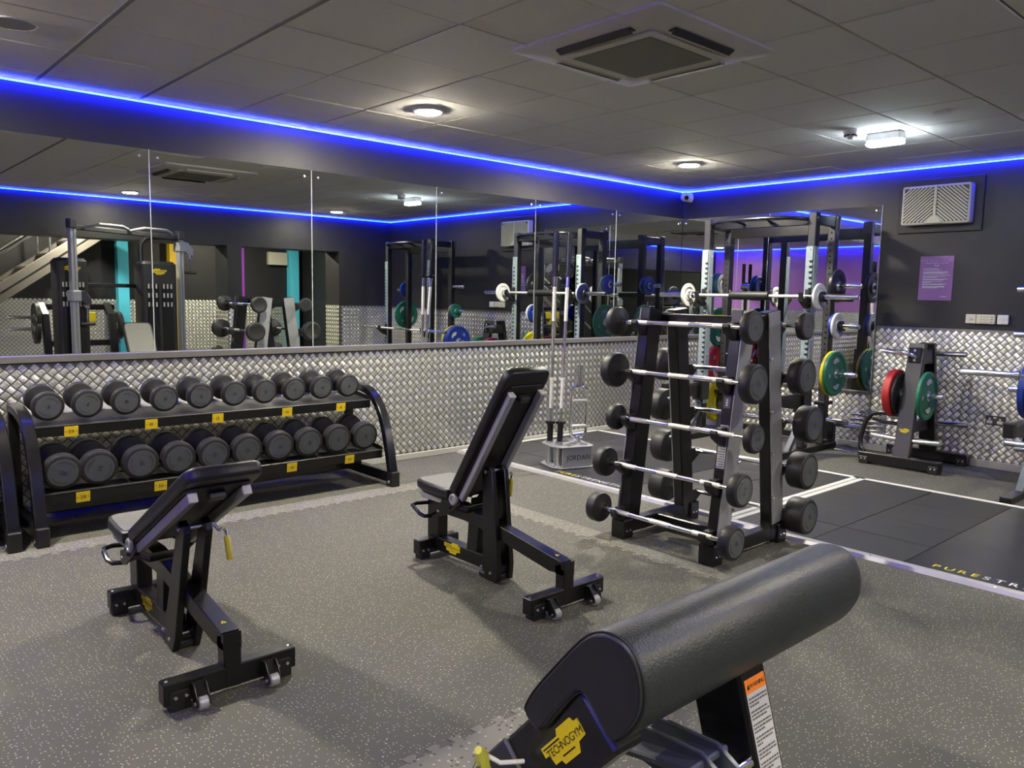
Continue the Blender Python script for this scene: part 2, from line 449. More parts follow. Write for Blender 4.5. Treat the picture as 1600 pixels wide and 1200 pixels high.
# ---- border strips of the mat floor, with jigsaw teeth on the inner edge
def teeth(a, b, n, d):
    """zig of dovetail teeth between 2d points a and b, to the left side by d"""
    a = Vector(a); b = Vector(b); u = (b-a)/n; nn = Vector((-u.y, u.x)).normalized()*d; out = []
    for k in range(n):
        p = a+u*k
        for (t, q) in ((0.0, 0), (0.34, 0), (0.24, 1), (0.76, 1), (0.66, 0)): out.append(p+u*t+nn*q)
    out.append(b)
    return [(p.x, p.y) for p in out]
def strip(pts):
    mb = MB(); mb.prism(pts, -0.004, 0.0016); return mb.build('border_strip', M['strip'], floor, 0)
strip([(-8.4, -0.74), (-4.12, -0.74)][::-1]+teeth((-8.4, -0.885), (-4.27, -0.925), 46, -0.03))
strip([(-4.12, -3.6), (-4.12, -0.742)][::1]+teeth((-4.27, -0.94), (-4.27, -3.6), 29, -0.03))
strip([(-4.12, -3.602), (-4.12, -3.80), (-5.2, -3.95), (-8.4, -3.97)]+teeth((-8.4, -3.735), (-4.27, -3.75), 46, 0.03)+[(-4.27, -3.602)])

# ---- ceiling grid: dark backing with every tile a piece of its own
ceiling = sbox('ceiling', (RX-0.1, RY, H+0.004), (0.1, 0.1, H+0.1), M['tbar'])
sbox('ceiling', (RX-0.1, YB-0.1, H), (0.1, RY, H+0.1), M['wall'])
gx = [RX]+[-6.548+0.6*j for j in range(-5, 11)]+[0.0]
gy = [RY]+[-0.2256-0.6*k for k in range(9, -1, -1)]+[0.0]
tile_mesh = {}
rng = random.Random(3)
for i in range(len(gx)-1):
    for j in range(len(gy)-1):
        wd, dp = gx[i+1]-gx[i], gy[j+1]-gy[j]
        if wd < 0.03 or dp < 0.03: continue
        key = (round(wd, 3), round(dp, 3))
        if key not in tile_mesh:
            g = 0.0045
            b_ = MB(); b_.box((-wd/2+g, -dp/2+g, 0), (wd/2-g, dp/2-g, 0.012), 0.003); tile_mesh[key] = b_.mesh('ceiling_tile', M['tile'], 0)
        o = bpy.data.objects.new('ceiling_tile', tile_mesh[key]); col.objects.link(o); o.parent = ceiling
        o.location = ((gx[i]+gx[i+1])/2, (gy[j]+gy[j+1])/2, H-0.008+rng.uniform(-0.0014, 0.0014))
# exposed wider tees seen at the left of the ceiling
for x in (gx[6], gx[7]):
    sbox('ceiling_tee', (x-0.011, RY, H-0.0115), (x+0.011, 0, H-0.006), M['tbar'], ceiling)

# ---- tread plate cladding
def tread(wall, name, O, U, N, w_, h_, sheet=20.0):
    O = Vector(O); U = Vector(U); N = Vector(N); V = Vector((0, 0, 1))
    k = 0
    while k*sheet < w_-1e-6:
        a, b = k*sheet, min(w_, (k+1)*sheet); k += 1
        mm = axes(O+U*a, U, V, N)
        s_ = MB(); s_.box((0.0002, 0, 0), (b-a-0.0002, h_, 0.004), 0.001, mm); sh = s_.build('tread_sheet', M['tread_base'], wall, 0)
        vs = []; fs = []
        L_, W_, Hh, e = 0.0405, 0.0080, 0.0030, 0.005
        base = [(-L_/2, 0, 0), (-L_/2+e, W_/2, 0), (L_/2-e, W_/2, 0), (L_/2, 0, 0), (L_/2-e, -W_/2, 0), (-L_/2+e, -W_/2, 0), (-L_/3.4, 0, Hh), (L_/3.4, 0, Hh)]
        fc = [(1, 6, 7, 2), (4, 7, 6, 5), (0, 6, 1), (0, 5, 6), (2, 7, 3), (3, 7, 4)]
        fc = [tuple(reversed(q)) for q in fc]
        shp = []
        for an in (45, -45):
            ca, sa = math.cos(R(an)), math.sin(R(an)); L5 = []
            for q in range(-2, 3):
                L5.append([(x*ca-(y+q*0.0084)*sa, x*sa+(y+q*0.0084)*ca, z+0.004) for (x, y, z) in base])
            shp.append(L5)
        P = 0.0655
        for half in (0, 1):
            nx = int((b-a-0.02)/P); ny = int((h_-0.02)/P)
            for ix in range(nx+1):
                for iy in range(ny+1):
                    cx, cz = 0.03+ix*P+half*P/2, 0.03+iy*P+half*P/2
                    if cx > b-a-0.024 or cz > h_-0.022: continue
                    for bar in shp[half]:
                        o = len(vs); vs += [(x+cx, y+cz, z) for (x, y, z) in bar]; fs += [tuple(i+o for i in f) for f in fc]
        Ui, Ni = (U, N)
        sp = [tuple(mm @ Vector(v)) for v in vs]
        me = bpy.data.meshes.new('tread_bars'); me.from_pydata(sp, [], fs); me.materials.append(M['tread'])
        me.polygons.foreach_set('use_smooth', [True]*len(me.polygons))
        ob = bpy.data.objects.new('tread_bars', me); col.objects.link(ob); ob.parent = sh; ob['kind'] = 'stuff'
tread(wall_left, 'tread', (-8.55, 0, 0.045), (1, 0, 0), (0, -1, 0), 8.55, 0.91)
tread(wall_right, 'tread', (0, -2.292, 0.05), (0, -1, 0), (-1, 0, 0), 3.81, 1.155)
tread(wall_right, 'tread', (0, 0, 0.05), (0, -1, 0), (-1, 0, 0), 2.29, 0.50)
tread(wall_far, 'tread', (RX, RY, 0.05), (0, 1, 0), (1, 0, 0), 6.1, 1.17)
tread(wall_back, 'tread', (0, RY, 0.05), (-1, 0, 0), (0, 1, 0), 1.0, 1.17)
tread(wall_back, 'tread', (OX1, RY, 0.05), (-1, 0, 0), (0, 1, 0), OX1-PX, 1.17)
tread(wall_back, 'tread', (PX, RY, 0.05), (0, -1, 0), (-1, 0, 0), T, 1.17)
tread(wall_back, 'tread', (OX0, RY, 0.05), (0, -1, 0), (-1, 0, 0), T, 1.17)
tread(wall_out, 'tread', (-0.2, YB, 0.05), (-1, 0, 0), (0, 1, 0), 5.6, 1.2)
# skirtings
struct(sbox('baseboard_left', (-8.6, -0.016, 0), (0, 0, 0.052), M['skirting'], None, 0.004))
struct(sbox('baseboard_right', (-0.016, RY, 0), (0, -0.016, 0.066), M['skirting'], None, 0.004))
struct(sbox('baseboard_front', (RX, RY, 0), (RX+0.016, 0, 0.06), M['skirting'], None, 0.004))
# ledge under the long mirror, small trim under the short one
struct(sbox('trim_1', (-8.6, -0.035, 0.958), (-0.002, 0, 1.008), M['ledge'], None, 0.006))
struct(sbox('trim_2', (-0.03, -2.292, 0.545), (0, -0.04, 0.568), M['ledge'], None, 0.004))
struct(sbox('trim_3', (-0.012, -2.302, 0.06), (0, -2.291, 1.205), M['ledge'], None, 0.003))

# ---- mirrors
ordn = ['first', 'second', 'third', 'fourth', 'fifth', 'sixth', 'seventh', 'eighth']
for k in range(7):
    x1, x0 = -1.181*k-0.002, -1.181*(k+1)+0.002
    t_ = thing('mirror_panel', '%s frameless mirror panel from the corner on the long wall above the tread plate' % ordn[k], 'mirror', ((x0+x1)/2, -0.001, 1.008), 'mirror panels of the long wall')
    b_ = MB(); b_.box((x0, -0.007, 1.009), (x1, -0.001, 2.347)); b_.build('glass', M['mirror'], t_, 0)
    e_ = MB(); e_.box((x0-0.0025, -0.0085, 1.009), (x0+0.003, -0.001, 2.347), 0.001); e_.build('polished_edge', M['edge_glass'], t_, 0)
    bolts(t_, [(x0+0.055, -0.007, 2.30), (x1-0.055, -0.007, 2.30)], (0, -1, 0), 0.010, 12, 0.006)
for k, (y1, y0) in enumerate(((-0.010, -1.114), (-1.118, -2.288))):
    t_ = thing('mirror_panel', ['mirror panel next to the corner behind the squat rack', 'mirror panel behind the squat rack nearer the purple poster'][k], 'mirror', (-0.001, (y0+y1)/2, 0.57), 'mirror panels behind the rack')
    b_ = MB(); b_.box((-0.007, y0, 0.57), (-0.001, y1, 2.34)); b_.build('glass', M['mirror'], t_, 0)
    e_ = MB(); e_.box((-0.0085, y0-0.0025, 0.57), (-0.001, y0+0.003, 2.34), 0.001); e_.build('polished_edge', M['edge_glass'], t_, 0)
    bolts(t_, [(-0.007, y0+0.055, 2.295), (-0.007, y1-0.055, 2.295)], (-1, 0, 0), 0.010, 12, 0.006)

# ---- blue LED strips at the top of the walls
def led(a, b, n, label):
    """channel with a glowing front line and an unseen tape added behind it to wash the wall; a, b on the wall line, n into the room"""
    a = Vector(a); b = Vector(b); n = Vector(n); d = (b-a).normalized(); L_ = (b-a).length
    m_ = axes((a.x, a.y, H), tuple(d), tuple(n), tuple(d.cross(n)))
    s_ = 1 if m_.col[2][2] > 0 else -1
    t_ = thing('led_strip', label, 'light strip', ((a.x+b.x)/2, (a.y+b.y)/2, H-0.05), 'blue LED strips at the ceiling edge')
    def bx(nm, y0, y1, z0, z1, mt):
        q = MB(); q.box((0.004, y0, s_*z0), (L_-0.004, y1, s_*z1), 0, m_); return q.build(nm, M[mt], t_, 0)
    bx('channel', 0.036, 0.041, -0.0265, -0.0065, 'tile'); bx('glow_line', 0.0365, 0.0425, -0.0345, -0.0265, 'led'); bx('added_wash_tape', 0.0350, 0.0358, -0.032, -0.012, 'led_wash')  # unseen tape added for the blue wall glow; channel shields the room from it
led((RX, 0, 0), (0, 0, 0), (0, -1, 0), 'blue LED strip glowing along the top of the long mirrored wall')
led((0, 0, 0), (0, RY, 0), (-1, 0, 0), 'blue LED strip glowing along the top of the wall with the vent')
led((0, RY, 0), (RX, RY, 0), (0, 1, 0), 'blue LED strip over the openings, seen in the mirror')
led((RX, RY, 0), (RX, 0, 0), (1, 0, 0), 'blue LED strip at the top of the purple wall, seen in the mirror')

# ---- ceiling lamps
def downlight(x, y, label):
    t_ = thing('ceiling_light', label, 'light', (x, y, H-0.02), 'round ceiling lights')
    b_ = MB(); b_.lathe([(0.086, H-0.006), (0.105, H-0.006), (0.108, H-0.012), (0.100, H-0.024), (0.088, H-0.026), (0.085, H-0.020)], TR((x, y, 0)), 32, False, True); b_.build('trim_ring', M['white'], t_)
    b_ = MB(); b_.lathe([(0.0, H-0.0345), (0.045, H-0.034), (0.074, H-0.031), (0.085, H-0.026), (0.087, H-0.018), (0, H-0.015)], TR((x, y, 0)), 32); b_.build('diffuser', M['lamp' if y > -2 or y < -7 else 'lamp_dim'], t_)
    return t_
dl = [(-4.454, -1.14, 'round warm ceiling light nearest above the dumbbell rack mirror'),
      (-1.526, -1.162, 'round warm ceiling light close to the corner camera'),
      (-7.38, -1.15, 'round ceiling light out of view above the left end of the dumbbell racks'),
      (-4.45, -5.3, 'round ceiling light behind the viewer, seen in the left mirror panel'),
      (-8.6, -5.2, 'round ceiling light far behind the left shoulder of the viewer'),
      (-1.5, -5.3, 'round ceiling light at the back right, seen in the mirror beside a seam')]
for x, y, l in dl: downlight(x, y, l)
# emergency light: box body with a deep prismatic diffuser
ex, ey = -1.70, -3.01
t_ = thing('emergency_light', 'rectangular cool white emergency light on the ceiling', 'light', (ex, ey, H-0.1))
mm = TR((ex, ey, H-0.075), rz=R(0))
b_ = MB(); b_.box((-0.055, -0.125, 0.0), (0.055, 0.125, 0.067), 0.012, mm); b_.build('housing', M['white'], t_)
b_ = MB(); b_.prism(rrect(0.115, 0.26, 0.03, 3), -0.022, 0.0, mm, 0.01); b_.build('diffuser', M['lamp_cool'], t_)
# smoke detector
sx, sy = -1.963, -2.875
t_ = thing('smoke_detector', 'white round smoke detector on the ceiling beside the emergency light', 'smoke detector', (sx, sy, H-0.06))
b_ = MB(); b_.lathe([(0.0, H-0.078), (0.018, H-0.076), (0.024, H-0.062), (0.042, H-0.050), (0.052, H-0.030), (0.054, H-0.008), (0, H-0.008)], TR((sx, sy, 0)), 28); b_.build('body', M['white'], t_)
for a in range(0, 360, 45):
    b_ = MB(); mm = TR((sx, sy, 0), rz=R(a)); b_.box((0.034, -0.012, H-0.0555), (0.0475, 0.012, H-0.0465), 0.001, mm); b_.build('slot', M['black_plastic'], t_, 0)
# flush speakers
for (x, y, r, l) in ((-6.86, -1.14, 0.105, 'round dark flush speaker in the ceiling at the top left'), (-2.13, -1.18, 0.085, 'round pale flush speaker in the ceiling by the corner light')):
    t_ = thing('ceiling_speaker', l, 'speaker', (x, y, H-0.012))
    b_ = MB(); b_.lathe([(r-0.01, H-0.008), (r, H-0.008), (r, H-0.013), (r-0.01, H-0.014)], TR((x, y, 0)), 28, False, True); b_.build('rim', M['tile'], t_)
    b_ = MB(); b_.lathe([(0, H-0.0125), (r-0.01, H-0.0125), (r-0.01, H-0.009), (0, H-0.009)], TR((x, y, 0)), 28); b_.build('grille', M['ac_mesh'] if r > 0.1 else M['tile'], t_)
b_ = MB(); b_.prism(rrect(0.05, 0.11, 0.02, 3), H-0.018, H-0.009, TR((-2.1, -3.54, 0))); tag(b_.build('ceiling_sensor', M['white']), 'small flat white sensor on the ceiling right of the emergency light', 'sensor')
# security camera in the corner
t_ = thing('security_camera', 'small dome security camera high in the room corner', 'camera', (-0.06, -0.06, 2.55))
b_ = MB(); b_.cyl((-0.012, -0.11, 2.575), (-0.055, -0.09, 2.575), 0.055, 0.05, 20); b_.build('mount', M['cream'], t_)
b_ = MB(); b_.lathe([(0, -0.055), (0.03, -0.05), (0.05, -0.03), (0.056, 0.0), (0.05, 0.03), (0.03, 0.045), (0, 0.048)], TR((-0.085, -0.085, 2.585)), 20); b_.build('dome', M['cream'], t_)
b_ = MB(); b_.cyl((-0.11, -0.115, 2.573), (-0.128, -0.135, 2.565), 0.026, 0.022, 16); b_.build('lens', M['black_gloss'], t_)

# ---- ceiling cassette air conditioner
ax, ay, aw = -4.475, -2.985, 0.47
t_ = thing('air_conditioner', 'large square ceiling cassette air conditioner with open vent flaps', 'air conditioner', (ax, ay, H-0.06))
b_ = MB()
rg = []
for (ww, z, r) in ((2*aw, H-0.008, 0.03), (2*aw, H-0.022, 0.03), (2*aw-0.04, H-0.030, 0.04), (2*aw-0.26, H-0.044, 0.05), (2*aw-0.30, H-0.046, 0.05)):
    rg.append((rrect(ww, ww, r, 4), z))
b_.rings(rg, TR((ax, ay, 0))); b_.build('panel', M['ac_grey'], t_)
b_ = MB(); b_.prism(rrect(0.60, 0.60, 0.03, 4), H-0.054, H-0.044, TR((ax, ay, 0)), 0.006); b_.build('grille_frame', M['ac_grey'], t_)
b_ = MB(); b_.box((ax-0.245, ay-0.245, H-0.057), (ax+0.245, ay+0.245, H-0.050), 0.002); b_.build('intake_mesh', M['ac_mesh'], t_)
for k in range(4):
    mm = TR((ax, ay, 0), rz=R(90*k))
    b_ = MB(); b_.box((-0.235, 0.335, H-0.049), (0.235, 0.378, H-0.036), 0.003, mm); sl = b_.build('outlet', M['black_plastic'] if k in (1, 2) else M['ac_grey'], t_)
    b_ = MB(); b_.box((-0.23, -0.018, -0.0015), (0.23, 0.018, 0.0015), 0.001, mm @ TR((0, 0.366, H-0.054), rx=R(30 if k in (1, 2) else 6))); b_.build('flap', M['black_plastic'] if k in (1, 2) else M['ac_grey'], sl)
b_ = MB(); b_.box((ax+0.20, ay+0.262, H-0.0565), (ax+0.235, ay+0.272, H-0.053)); b_.build('status_label', M['white'], t_, 0)

# ---- things on the vent wall
t_ = thing('ventilation_unit', 'cream wall ventilation unit with diagonal slats on a dark board', 'ventilation unit', (0, -2.8, 2.06))
b_ = MB(); b_.box((-0.022, -3.155, 2.065), (0, -2.445, 2.545), 0.005); b_.build('backing_board', M['wall'], t_)
vy0, vy1, vz0, vz1 = -3.085, -2.508, 2.130, 2.475
b_ = MB(); b_.prism(rrect(vy1-vy0, vz1-vz0, 0.02, 3), 0.0, 0.095, axes((-0.022, (vy0+vy1)/2, (vz0+vz1)/2), (0, -1, 0), (0, 0, 1), (-1, 0, 0)), 0.01); b_.build('housing', M['cream'], t_)
vc = (vy0+vy1)/2
b_ = MB(); b_.prism([(-0.013, 0.165), (0.013, 0.165), (0.013, -0.09), (0.075, -0.165), (-0.075, -0.165), (-0.013, -0.09)], 0, 0.012, axes((-0.117, vc, (vz0+vz1)/2), (0, -1, 0), (0, 0, 1), (-1, 0, 0)), 0.003); b_.build('divider', M['cream'], t_)
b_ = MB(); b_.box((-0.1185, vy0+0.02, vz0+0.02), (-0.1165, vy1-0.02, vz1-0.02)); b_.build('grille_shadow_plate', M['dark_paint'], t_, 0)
def clip_seg(p, d, x0, x1, y0, y1):
    ts = [-9, 9]
    for (o, dd, a, b) in ((p[0], d[0], x0, x1), (p[1], d[1], y0, y1)):
        t0, t1 = (a-o)/dd, (b-o)/dd
        if t0 > t1: t0, t1 = t1, t0
        ts[0] = max(ts[0], t0); ts[1] = min(ts[1], t1)
    return ts
first = None
for side in (-1, 1):
    for k in range(-14, 15):
        c0 = k*0.0295
        d = (side*0.75, -0.66)
        x0, x1 = (0.018, 0.268) if side > 0 else (-0.268, -0.018)
        t0, t1 = clip_seg(((x0+x1)/2, c0), d, x0, x1, -0.152, 0.152)
        if t1-t0 < 0.04: continue
        mm = axes((-0.119, vc, (vz0+vz1)/2), (0, -1, 0), (0, 0, 1), (-1, 0, 0))
        p = (x0+x1)/2
        b_ = MB(); b_.beam((p+d[0]*t0, c0+d[1]*t0, 0.003), (p+d[0]*t1, c0+d[1]*t1, 0.003), 0.0135, 0.008, (0, 0, 1), 0.002)
        b2 = MB(); b2.add(b_.v, b_.f, mm); b2.build('slat', M['cream'], t_, 0)
b_ = MB(); b_.box((-0.134, vc-0.012, 2.285), (-0.126, vc+0.012, 2.315), 0.003); b_.build('catch', M['cream'], t_)
# poster
t_ = thing('poster', 'purple printed notice on the dark wall below the ventilation unit', 'poster', (0, -2.806, 1.455))
b_ = MB(); b_.box((-0.006, -2.951, 1.455), (0, -2.664, 1.853), 0.001); b_.build('sheet', M['poster'], t_, 0)
pm = axes((-0.0065, -2.8075, 1.654), (0, -1, 0), (0, 0, 1), (-1, 0, 0))
b_ = MB(); text(b_, 'LOOK BEFORE YOU LIFT', 0.026, pm @ TR((0, 0.158, 0)), 0.06)
b_.build('heading', M['poster'] if False else mat('lilac_print', (0.42, 0.25, 0.52), 0.5), t_, 0, False)
b_ = MB(); text(b_, 'SOME SIMPLE GUIDELINES TO TRAIN SAFELY', 0.0105, pm @ TR((0, 0.136, 0)), 0.05)
arc = []
for k in range(9): a = R(200+140*k/8); arc.append((0.022*math.cos(a), 0.121+0.016*math.sin(a)+0.004))
for k in range(8): b_.flat([arc[k], arc[k+1], (arc[k+1][0]*0.72, arc[k+1][1]+0.004), (arc[k][0]*0.72, arc[k][1]+0.004)], pm)
rl = random.Random(5)
yy = 0.085
for (n, wd) in ((1, 0.13), (1, 0.155), (3, 0.21), (1, 0.225), (2, 0.19), (2, 0.21), (2, 0.17), (2, 0.205), (3, 0.19)):
    for q in range(n):
        ww = wd*(1 if q < n-1 or n == 1 else rl.uniform(0.35, 0.9)); x = -0.112
        while x < -0.112+ww:
            wl = rl.uniform(0.008, 0.022); b_.flat([(x, yy), (min(x+wl, -0.112+ww), yy), (min(x+wl, -0.112+ww), yy+0.0042), (x, yy+0.0042)], pm); x += wl+0.003
        yy -= 0.0068
    yy -= 0.008
text(b_, 'puregym', 0.017, pm @ TR((0.075, -0.163, 0)), 0.06)
b_.build('print', M['print_white'], t_, 0, False)
# switch plates and socket
def plate_thing(name, label, cat, y0, y1, z0, z1, m, d=0.028):
    t_ = thing(name, label, cat, (0, (y0+y1)/2, z0))
    b_ = MB(); b_.box((-d, y0, z0), (0, y1, z1), 0.004); b_.build('faceplate', m, t_); return t_
t_ = plate_thing('switch_plate', 'square white key switch plate at the left of the wall controls', 'switch', -3.171, -3.088, 1.258, 1.339, M['cream'])
b_ = MB(); b_.cyl((-0.028, -3.130, 1.298), (-0.033, -3.130, 1.298), 0.013, 0.012, 16); b_.build('key_switch', M['steel'], t_)
bolts(t_, [(-0.028, -3.101, 1.298), (-0.028, -3.158, 1.298)], (-1, 0, 0), 0.004, 8, 0.002)
t_ = plate_thing('control_panel', 'wide cream heating control panel between two white plates', 'control panel', -3.322, -3.176, 1.258, 1.339, M['cream'], 0.034)
b_ = MB()
for r_ in range(3):
    for c_ in range(3): b_.box((-0.036, -3.205-0.025*c_-0.018, 1.325-0.024*r_-0.012), (-0.033, -3.205-0.025*c_, 1.325-0.024*r_), 0.001)
b_.build('keys', mat('key_cream', (0.42, 0.40, 0.33), 0.5), t_, 0)
b_ = MB()
for r_ in range(3): b_.box((-0.0352, -3.308, 1.316-0.022*r_), (-0.0338, -3.286, 1.322-0.022*r_))
b_.build('print', M['ink'], t_, 0)
t_ = plate_thing('switch_plate', 'square white switch plate at the right end of the wall controls', 'switch', -3.424, -3.338, 1.258, 1.339, M['white'])
b_ = MB(); b_.box((-0.033, -3.388, 1.288), (-0.028, -3.374, 1.309), 0.002); b_.build('rocker', M['white'], t_)
bolts(t_, [(-0.028, -3.350, 1.298), (-0.028, -3.412, 1.298)], (-1, 0, 0), 0.004, 8, 0.002)
t_ = plate_thing('wall_socket', 'grey double power socket low on the tread plate wall', 'socket', -3.462, -3.312, 0.385, 0.466, mat('socket_grey', (0.06, 0.06, 0.058), 0.45), 0.024)
for yy in (-3.345, -3.425):
    b_ = MB(); b_.box((-0.027, yy-0.022, 0.398), (-0.024, yy+0.022, 0.424), 0.001); b_.box((-0.027, yy-0.008, 0.428), (-0.024, yy+0.008, 0.446), 0.001); b_.build('socket_outline', M['white'], t_, 0)
b_ = MB(); b_.box((-0.027, -3.397, 0.442), (-0.024, -3.373, 0.456), 0.001); b_.build('label_strip', M['white'], t_, 0)
# cable handle rail low on the wall behind the plate tree
t_ = thing('accessory_rail', 'low wall rail holding chrome pulldown bars near the skirting', 'rack', (0, -2.3, 0.17))
b_ = MB(); b_.box((-0.015, -2.15, 0.16), (-0.004, -2.12, 0.36), 0.003); b_.box((-0.015, -2.46, 0.16), (-0.004, -2.43, 0.36), 0.003); b_.build('bracket', M['steel'], t_)
for k in range(4):
    z = 0.195+k*0.045
    b_ = MB(); b_.tube([(-0.03, -2.13, z), (-0.045, -2.2, z+0.006), (-0.045, -2.3, z-0.006), (-0.045, -2.4, z+0.006), (-0.03, -2.45, z)], 0.012, 8); b_.build('bar', M['chrome'], t_)
b_ = MB(); b_.tube([(-0.03, -2.20, 0.345), (-0.04, -2.24, 0.375), (-0.03, -2.28, 0.345)], 0.006, 8); b_.tube([(-0.03, -2.34, 0.345), (-0.04, -2.38, 0.375), (-0.03, -2.42, 0.345)], 0.006, 8); b_.build('loops', M['black_plastic'], t_)
b_ = MB(); b_.tube([(-0.33, -2.12, 0.014), (-0.30, -2.18, 0.014), (-0.35, -2.22, 0.014), (-0.33, -2.28, 0.014)], 0.011, 8); tag(b_.build('chrome_handle', M['chrome']), 'chrome pull handle lying on the floor beside the rack foot', 'handle')

# ---- lifting platforms
def plat_text(parent, yc, wd, z, xt):
    mm = axes((xt, yc, z), (0, -1, 0), (1, 0, 0), (0, 0, 1))
    sz = 0.078
    full = 'PURESTRENGTH'; tot = sum(glyph(c)[2] for c in full)*sz*1.0
    gap = (wd-tot)/11/sz
    a = MB(); n4 = sum(glyph(c)[2] for c in 'PURE')*sz+3*gap*sz
    text(a, 'PURE', sz, mm @ TR((-wd/2, 0, 0)), gap, 0.0); a.build('lettering', M['print_yellow'], parent, 0, False)
    a = MB(); text(a, 'STRENGTH', sz, mm @ TR((-wd/2+n4+gap*sz, 0, 0)), gap, 0.0); a.build('lettering', M['print_white'], parent, 0, False)
def platform(label, y1, y0, yb1, yb0, ytext, wd, xe, xt):
    t_ = thing('lifting_platform', label, 'platform', (-2.35, (y0+y1)/2, 0), 'lifting platforms')
    xs = [xe, -2.885, -2.44, -1.93, -1.44]
    zb = ZP-0.002
    b_ = MB(); b_.box((xe, y0+0.02, 0.0), (-1.44, y1-0.02, zb-0.006)); b_.build('base', M['black_plastic'], t_, 0)
    def cols(ya, yb):
        n = max(1, round((ya-yb)/0.48)); return [ya-(ya-yb)*k/n for k in range(n+1)]
    for seg in (cols(y1-0.02, yb1), cols(yb0, y0+0.02)):
        for i in range(len(seg)-1):
            for j in range(4):
                b_ = MB(); b_.box((xs[j]+0.003, seg[i+1]+0.003, zb-0.008), (xs[j+1]-0.003, seg[i]-0.003, zb+rng.uniform(-0.0006, 0.0006)), 0.002); b_.build('rubber_tile', M['platform_tile'], t_, 0)
    b_ = MB(); b_.box((xs[0]+0.001, yb0+0.002, zb-0.008), (xs[4]-0.001, yb1-0.002, zb), 0.002); brd = b_.build('board', M['platform_board'], t_, 0)
    plat_text(brd, ytext, wd, zb+0.0008, xt)
    # aluminium edging: front profile with a sloped face, side strips, back strip
    pr = [(-0.045, 0.0), (-0.036, 0.021), (-0.030, 0.0245), (0.004, 0.0245), (0.004, 0.0)]
    b_ = MB(); b_.prism(pr, 0, y1-y0, axes((xe-0.004, y1, 0), (1, 0, 0), (0, 0, 1), (0, -1, 0))); fe = b_.build('edge_profile', M['alu'], t_, 0)
    k = y1-0.3
    pts = []
    while k > y0: pts.append((xe-0.031, k, 0.024)); k -= 0.62
    bolts(fe, pts, (0, 0, 1), 0.007, 8, 0.002)
    for y in (y1-0.02, y0+0.02):
        b_ = MB(); b_.box((xe-0.008, y-0.02, 0), (-1.40, y+0.02, 0.0245), 0.002); b_.build('side_edging', M['white_line'], t_, 0)
    b_ = MB(); b_.box((-1.445, y0, 0), (-1.40, y1, 0.0245), 0.002); b_.build('back_edging', M['white_line'], t_, 0)
    return t_
platform('black rubber lifting platform in front of the squat rack by the mirrors', -0.03, -2.855, -0.93, -1.92, -1.53, 0.66, -3.262, -3.185)
platform('black rubber lifting platform at the right in front of the second rack', -2.875, -5.92, -3.956, -4.93, -4.455, 0.74, -3.298, -3.213)
# ================================================================ DUMBBELL RACKS
def dumbbell_rack(x1, x0, label):
    t_ = thing('dumbbell_rack', label, 'rack', ((x0+x1)/2, -0.38, 0), 'dumbbell racks along the mirror wall')
    for xc in (x1-0.032, x0+0.032):
        path = [(-0.735, 0.105), (-0.700, 0.25), (-0.655, 0.40), (-0.615, 0.50), (-0.565, 0.575), (-0.500, 0.640), (-0.42, 0.683), (-0.33, 0.703), (-0.22, 0.708), (-0.12, 0.708)]
        b_ = MB(); b_.sweep([(xc, y, z) for y, z in path], (1, 0, 0), 0.064, 0.055); fr = b_.build('side_frame', M['dark_paint'] if False else M['black_gloss'], t_)
        b_ = MB(); b_.box((xc-0.030, -0.76, 0.028), (xc+0.030, -0.06, 0.105), 0.006); b_.build('foot_beam', M['black'], t_)
        b_ = MB(); b_.box((xc-0.034, -0.785, 0.0), (xc+0.034, -0.70, 0.112), 0.006); ft = b_.build('foot_cap', M['black_plastic'], t_)
        for s_ in (-1, 1): bolts(ft, [(xc+s_*0.034, -0.735, 0.035)], (s_, 0, 0), 0.014, 10, 0.005)
        b_ = MB(); b_.box((xc-0.028, -0.135, 0.10), (xc+0.028, -0.075, 0.71), 0.005); b_.build('rear_post', M['black'], t_)
    a, b = x0+0.066, x1-0.066
    for (yl, zl, yb, zb, nm) in ((-0.475, 0.623, -0.165, 0.662, 'top'), (-0.640, 0.263, -0.28, 0.305, 'low')):
        b_ = MB(); b_.beam(((a+b)/2, yl+0.005, zl-0.010), ((a+b)/2, yb, zb-0.010), b-a, 0.012, (0, 0, 1), 0.003); sh = b_.build('shelf', M['black_plastic'], t_)
        b_ = MB(); b_.box((a, yl-0.006, zl-0.058), (b, yl+0.006, zl+0.002), 0.002); lp = b_.build('front_lip', M['black'], sh)
        b_ = MB(); b_.box((a, yl-0.008, zl-0.003), (b, yl+0.012, zl+0.004), 0.002); b_.build('lip_edge', M['dark_paint'], sh)
        b_ = MB(); b_.beam(((a+b)/2, yb+0.01, zb-0.01), ((a+b)/2, yb+0.035, zb+0.045), b-a, 0.008, (0, 1, 0), 0.002); b_.build('back_rest', M['silver'], sh)
        for xx in (a-0.004, b+0.004):
            b_ = MB(); b_.beam((xx, yl, zl-0.02), (xx, yb, zb-0.02), 0.006, 0.09, (0, 0, 1), 0.002); b_.build('end_plate', M['black'], sh)
    b_ = MB(); b_.box((a, -0.36, 0.085), (b, -0.30, 0.185), 0.006); b_.build('cross_beam', M['blue_grey'] if False else M['black_gloss'], t_)
    return t_
rackA = dumbbell_rack(-4.435, -6.80, 'two tier black dumbbell rack under the mirror holding twenty rubber dumbbells')
